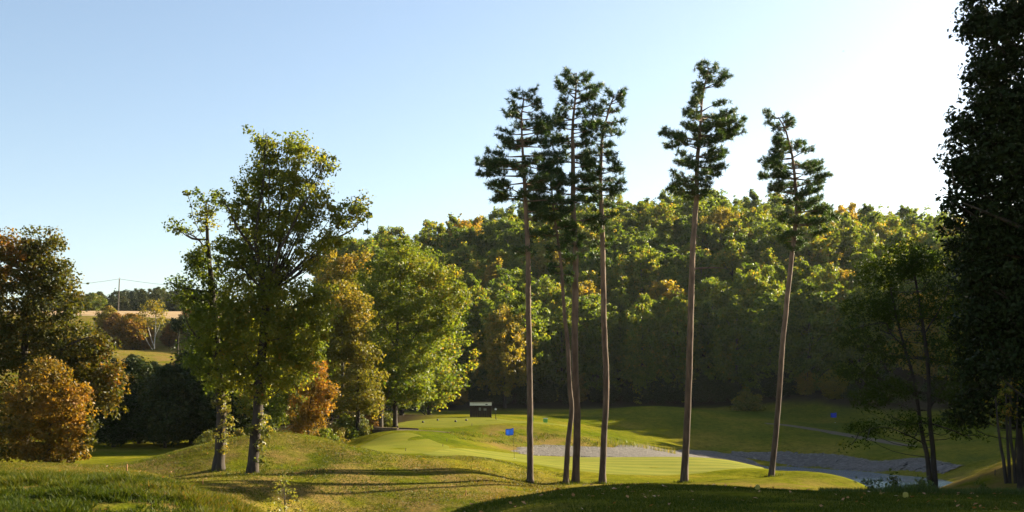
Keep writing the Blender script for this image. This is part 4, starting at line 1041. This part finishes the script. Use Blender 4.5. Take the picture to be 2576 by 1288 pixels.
# longer grass around the trunk bases
Xs, Ys = [], []
for o_ in [o for o in bpy.data.objects if o.parent is None and o.name.split('.')[0] in ('pine_tree', 'oak_tree', 'sapling', 'locust_tree')]:
    k_ = 260; a_ = rg.uniform(0, 6.28, k_); r_ = .12 + np.abs(rg.normal(0, .28, k_))
    Xs.append(o_.location.x + np.cos(a_) * r_); Ys.append(o_.location.y + np.sin(a_) * r_)
X, Y = np.concatenate(Xs), np.concatenate(Ys)
blades('rough_grass', 'longer uncut grass ringing the tree trunks', X, Y, .15, .018, 12, LEAF['grass'], .45, np.full(len(X), .45))
# fallen leaves
X1, Y1, _ = area(170, 16, 26, 1100, 2560); X2, Y2, _ = area(220, 40, 60, 380, 1300); X3, Y3, _ = area(80, 17, 30, 0, 620)
X, Y = np.concatenate([X1, X2, X3]), np.concatenate([Y1, Y2, Y3])
C = np.stack([X, Y, GZ(X, Y) + .05], 1)
rl = np.random.default_rng(4)
tag(link('fallen_leaves', leaf_mesh('fallen_leaves', C, nrm(rl.normal(0, .35, (len(C), 3)) + np.array([0, 0, 1])), rl.uniform(0, .85, len(C)), .085, rl, LEAF['fallen'])), 'scattered fallen autumn leaves lying on the grass', 'leaves', kind='stuff')

# ------------------------------------------------------------------ golf furniture and small things
def box_mesh(name, sx, sy, sz, mat, bev=.01, taper=1.0, at=(0, 0, 0)):
    bm = bmesh.new()
    bmesh.ops.create_cube(bm, size=1)
    for v in bm.verts:
        k = taper if v.co.z > 0 else 1.0
        v.co = Vector((v.co.x * sx * k + at[0], v.co.y * sy * k + at[1], (v.co.z + .5) * sz + at[2]))
    if bev:
        bmesh.ops.bevel(bm, geom=list(bm.edges), offset=min(bev, .3 * min(sx, sy, sz)), segments=2, affect='EDGES')
    me = bpy.data.meshes.new(name); bm.to_mesh(me); bm.free(); me.materials.append(mat)
    return me

def stake(px, py, hpx, lab, mat=STAKE, d=None, grp='course marker stakes'):
    p = hit(px, py) if d is None else np.array([(px - 1288) * d / F, d, gz((px - 1288) * d / F, d)])
    h = max(.18, hpx * p[1] / F)
    t = Tubes(); t.add([(0, 0, -.1), (0, 0, h * .5), (.01, 0, h), (.01, 0, h + .02)], [.02, .02, .019, .008], 8)
    o = link('marker_stake', t.mesh('marker_stake', mat, False), None, p)
    tag(o, lab, 'stake', grp)
stake(319, 1203, 15, 'thin orange stake on the crest of the near left mound', d=29.5)
stake(510, 1223, 15, 'orange-brown stake on the slope below the two oaks', d=45.2)
stake(426, 1201, 10, 'short dark stake left of the smaller oak', STAKED, d=50)
stake(1172, 1230, 15, 'reddish stake near the pine shadows on the slope', d=49.5)
stake(1020, 1132, 8, 'dark stake left of the green', STAKED, d=71)
stake(1114, 1122, 6, 'short dark stake at the rough left of the green', STAKED, d=76)
stake(1124, 1109, 7, 'dark stake higher in the rough left of the green', STAKED, d=84)
stake(1187, 1076, 7, 'dark stake on the raised tee terrace', STAKED, d=101)
stake(1248, 1068, 6, 'short dark stake at the back of the tee terrace', STAKED, d=108)
stake(2503, 1196, 13, 'dark stake on the bright knoll at the right edge', STAKED, d=43)
def marker(px, py, d, r, mat, lab, grp):
    x = (px - 1288) * d / F
    bm = bmesh.new(); bmesh.ops.create_icosphere(bm, subdivisions=2, radius=r)
    for v in bm.verts: v.co.z = max(v.co.z, -r * .75)
    me = bpy.data.meshes.new('tee_marker'); bm.to_mesh(me); bm.free(); me.materials.append(mat)
    o = link('tee_marker', me, None, (x, d, gz(x, d) + r * .7)); tag(o, lab, 'tee marker', grp)
marker(1064, 1064, 106, .12, BALL, 'dark tee ball at the left end of the raised tee', 'tee balls')
marker(1101, 1060, 110, .12, BALL, 'dark tee ball at the back of the raised tee', 'tee balls')
marker(1146, 1066, 105, .12, BALL, 'dark tee ball in the middle of the raised tee', 'tee balls')
marker(1173, 1063, 107, .12, BALL, 'dark tee ball right of the middle of the raised tee', 'tee balls')
for px, d, lab in ((2278, 20.8, 'small yellow tee marker on the shaded terrace below the locust tree'), (1906, 22.5, 'small yellow tee marker on the shaded terrace below the leaning pine')):
    x = (px - 1288) * d / F
    tag(link('tee_marker', box_mesh('tee_marker', .10, .08, .10, YELLOW, .015, .85), None, (x, d, gz(x, d) + .02)), lab, 'tee marker', 'yellow tee markers')

def flag(px, py, d, top, fw, fh, lab, mat, edge, wave=1.0):
    x = (px - 1288) * d / F
    b = np.array([x, d, gz(x, d) + .03])
    e = thing('flagstick', lab, 'golf flag', b)
    T = W(*top, d) - b
    t = Tubes(); t.add(catmull([(0, 0, -.1), T * .5, T], 8), [.011, .010, .008], 8)
    link('stick', t.mesh('stick', STAKED), e)
    n, m = 14, 8
    u, v = np.meshgrid(np.linspace(0, 1, n), np.linspace(0, 1, m))
    X = T[0] - fw * u; Z = T[2] - .02 - fh * v * (1 - .12 * u) - .03 * np.sin(u * 3) * wave - .06 * u
    Y = T[1] + .05 * np.sin(u * 7 + v) * u * wave
    V = np.stack([X, Y, Z], -1).reshape(-1, 3)
    V2 = np.vstack([V, V + np.array([0, .006, 0])])
    gi = np.arange(n * m).reshape(m, n)
    q = np.stack([gi[:-1, :-1], gi[:-1, 1:], gi[1:, 1:], gi[1:, :-1]], -1).reshape(-1, 4)
    fl = link('flag', mk_mesh('flag', V2, np.vstack([q, q[:, ::-1] + n * m]), mat, True, {'tint': np.full(len(V2), .5)}), e)
    tb = Tubes()
    border = np.concatenate([V[gi[0]], V[gi[1:, -1]], V[gi[-1, ::-1]], V[gi[-2::-1, 0]]])
    tb.add(border, [.022, .022], 6)
    link('hem', mk_mesh('hem', np.vstack(tb.V), np.vstack(tb.F), edge, True, {'tint': np.full(sum(len(q_) for q_ in tb.V), .5)}), fl)
    cup = Tubes(); cup.add([(0, 0, -.02), (0, 0, .012)], [.055, .06], 12)
    link('hole_cup', cup.mesh('hole_cup', WHITE), e)
flag(1294, 1154, 74.0, (1291, 1077), .49, .42, 'blue golf flag on a thin stick at the green\'s hole', FLAG, FLAGDARK)
flag(2101, 1072, 152.0, (2104, 1038), .75, .62, 'small blue golf flag on the far shaded green', FLAGDARK, FLAGDARK)

# notice shelter
d = 121.0; x = (1209.5 - 1288) * d / F
b = np.array([x, d, gz(x, d)])
e = thing('notice_shelter', 'dark wooden notice shelter with a white fascia board at the wood\'s edge', 'shelter', b)
Wd = 52 * d / F; Hh = (1050 - 1012) * d / F
top = (1000 - 1012) * d / F - b[2]
for sx in (-1, 1): link('post', box_mesh('post', .09, .09, top + .1, BROWNWALL, .01, at=(sx * Wd / 2, -.25, -.2)), e)
for i in range(9):
    wdt = Wd / 9
    link('board', box_mesh('board', wdt * .95, .04, top - .25, BROWNWALL, .006, at=((i - 4) * wdt, .35 + (i % 2) * .006, 0)), e)
fa = link('fascia', box_mesh('fascia', Wd + .12, .05, .36, WHITE, .01, at=(0, -.32, top - .36)), e)
link('printed_mark', box_mesh('printed_mark', .24, .02, .10, BLACK, .005, at=(Wd * .28, -.352, top - .30)), fa)
link('printed_mark', box_mesh('printed_mark', Wd * .7, .012, .02, BLACK, .003, at=(-Wd * .05, -.350, top - .09)), fa)
link('roof', box_mesh('roof', Wd + .3, 1.1, .08, BROWNWALL, .01, at=(0, .05, top + .005)), e)
for px_, w_, h_ in ((-.05, .22, .34), (.20, .32, .24)): link('notice', box_mesh('notice', w_, .02, h_, PAPER, .003, at=(px_ * Wd, .31, top - .92)), e)
# small sign
d = 119.5; x = (1247 - 1288) * d / F
b = np.array([x, d, gz(x, d)]); e = thing('post_sign', 'small white plate on a thin post right of the notice shelter', 'sign', b)
hs = (1000 - 1028) * d / F - b[2]
link('post', box_mesh('post', .06, .06, hs + .25, STAKED, .008, at=(0, .05, -.1)), e); link('plate', box_mesh('plate', .22, .03, .17, WHITE, .006, at=(0, 0, hs - .15)), e)
# bins
for px_, d, lab in ((1372, 116, 'green litter bin with a pale lid on the far terrace'), (1338, 117, 'narrow green bin half hidden by the first pine trunk')):
    x = (px_ - 1288) * d / F; b = np.array([x, d, gz(x, d)])
    e = thing('litter_bin', lab, 'bin', b, 'litter bins on the terrace')
    s = .8 if px_ < 1350 else 1.0
    link('body', box_mesh('body', .42 * s, .36 * s, .50, BINGREEN, .03, 1.12, at=(0, 0, .10)), e)
    link('base', box_mesh('base', .38 * s, .32 * s, .14, BINPALE, .02, 1.0, at=(0, 0, -.03)), e)
    link('lid', box_mesh('lid', .52 * s, .44 * s, .07, BINPALE if px_ > 1350 else BINGREEN, .02, .92, at=(0, 0, .605)), e)

# timber bridge head with path
dB = 94.0
L0, L1 = W(938, 1076, dB), W(996, 1079, dB - 1.0)
e = thing('timber_bridge', 'dark timber edge of the small bridge on the path left of the green', 'bridge', (L0[0], L0[1], L0[2]))
n = 16
for i in range(n):
    t = i / (n - 1)
    p = L0 * (1 - t) + L1 * t + np.array([0, -.5 * math.sin(math.pi * t) * .4, 0]) - L0
    gh = max(.35, p[2] + L0[2] - gz(p[0] + L0[0], p[1] + L0[1]) + .15)
    link('post', box_mesh('post', .125, .12, gh, TIMBER, .015, .95, at=(p[0], p[1], p[2] - gh - .02 + .01 * (i % 3))), e)
cap = Tubes(); cap.add([np.array([-.08, 0, .02]), (L1 - L0) * .5 + np.array([0, -.2, .02]), (L1 - L0) + np.array([.1, 0, .02])], [.05, .05, .05], 8)
link('rail', cap.mesh('rail', TIMBER), e)
nd = 14
for i in range(nd):
    t = i / (nd - 1)
    p = (L1 - L0) * t
    link('plank', box_mesh('plank', np.linalg.norm(L1 - L0) / nd * .93, 1.5, .05, PATH, .008, at=(p[0], p[1] + .95, p[2] - .02 - .004 * (i % 2))), e)
A0 = hit(985, 1079, 80); strip('path', [(L1[0] - .1, L1[1] + .9, 0), (*PL(1030, 94.2), 0), (*PL(1080, 93.6), 0), (*PL(1128, 92.5), 0)], [1.5, 1.4, 1.3, 1.2], PATH, 'narrow pale path running right from the timber bridge', n=40, wob=.02, lift=.05)
bA, bB = np.array([*PL(999, 96.2), 0]), np.array([*PL(1052, 95.4), 0]); bA[2] = gz(bA[0], bA[1]); bB[2] = gz(bB[0], bB[1])
e = thing('timber_edging', 'low dark timber beam with a short post beside the path', 'edging', bA)
t = Tubes(); t.add([(0, 0, .08), (bB - bA) * .5 + np.array([0, 0, .09]), (bB - bA) + np.array([0, 0, .07])], [.08, .08, .075], 8); link('beam', t.mesh('beam', TIMBER), e)
link('post', box_mesh('post', .12, .12, .36, TIMBER, .02, .9, at=(.05, 0, -.05)), e)

def bird(px, py, d, s, rot, lab):
    e = thing('bird', lab, 'bird', W(px, py, d), 'birds in the sky', rot)
    t = Tubes(); t.add([(-.16 * s, 0, 0), (-.08 * s, 0, .01), (.04 * s, 0, .015), (.14 * s, 0, .02), (.19 * s, 0, .015)], [.005, .045 * s, .05 * s, .028 * s, .004], 8)
    link('body', t.mesh('body', BIRD), e)
    for sy in (-1, 1):
        V = [(.07 * s, 0, .02), (-.05 * s, 0, .02), (-.08 * s, sy * .2 * s, .09 * s), (.04 * s, sy * .2 * s, .10 * s), (-.06 * s, sy * .42 * s, .05 * s)]
        V = V + [(a, b_, c_ - .012) for a, b_, c_ in V]
        bm = bmesh.new(); vs = [bm.verts.new(q) for q in V]
        for f in ((0, 1, 2, 3), (3, 2, 4), (8, 7, 6, 5), (9, 7, 8), (0, 3, 8, 5), (3, 4, 9, 8), (4, 2, 7, 9), (2, 1, 6, 7), (1, 0, 5, 6)): bm.faces.new([vs[q] for q in f])
        bmesh.ops.recalc_face_normals(bm, faces=bm.faces)
        me = bpy.data.meshes.new('wing'); bm.to_mesh(me); bm.free(); me.materials.append(BIRD); link('wing', me, e)
bird(2122, 129, 150, .55, .3, 'tiny dark bird high in the sky right of the lone pine')
bird(2321, 227, 150, .5, 1.2, 'tiny dark bird in the sky beside the black silhouette tree')

# ------------------------------------------------------------------ haze
bm = bmesh.new(); bmesh.ops.create_cube(bm, size=1)
lo, hi = np.array([-402.0, -82.0, -14.0]), np.array([402.0, 562.0, 62.0])
for v in bm.verts: v.co = Vector(tuple((lo + hi) / 2 + np.array(v.co) * (hi - lo)))
hm = bpy.data.meshes.new('haze'); bm.to_mesh(hm); bm.free()
HM = bpy.data.materials.new('haze_air'); HM.use_nodes = True
hn = HM.node_tree.nodes; hn.remove(hn['Principled BSDF'])
pv = hn.new('ShaderNodeVolumePrincipled'); pv.inputs['Density'].default_value = 0.00004; pv.inputs['Color'].default_value = (.86, .92, 1, 1); pv.inputs['Anisotropy'].default_value = 0.3
HM.node_tree.links.new(pv.outputs[0], hn['Material Output'].inputs['Volume'])
HM.cycles.volume_sampling = 'EQUIANGULAR'
hm.materials.append(HM)
tag(link('haze', hm), 'thin pale haze in the air over the valley', 'haze', kind='stuff')

_tot = sum(len(m.polygons) for m in bpy.data.meshes)
print('POLYS', _tot, 'OBJECTS', len(bpy.data.objects), 'HILL', len(pts), 'GROUND', ZZ.min(), ZZ.max())
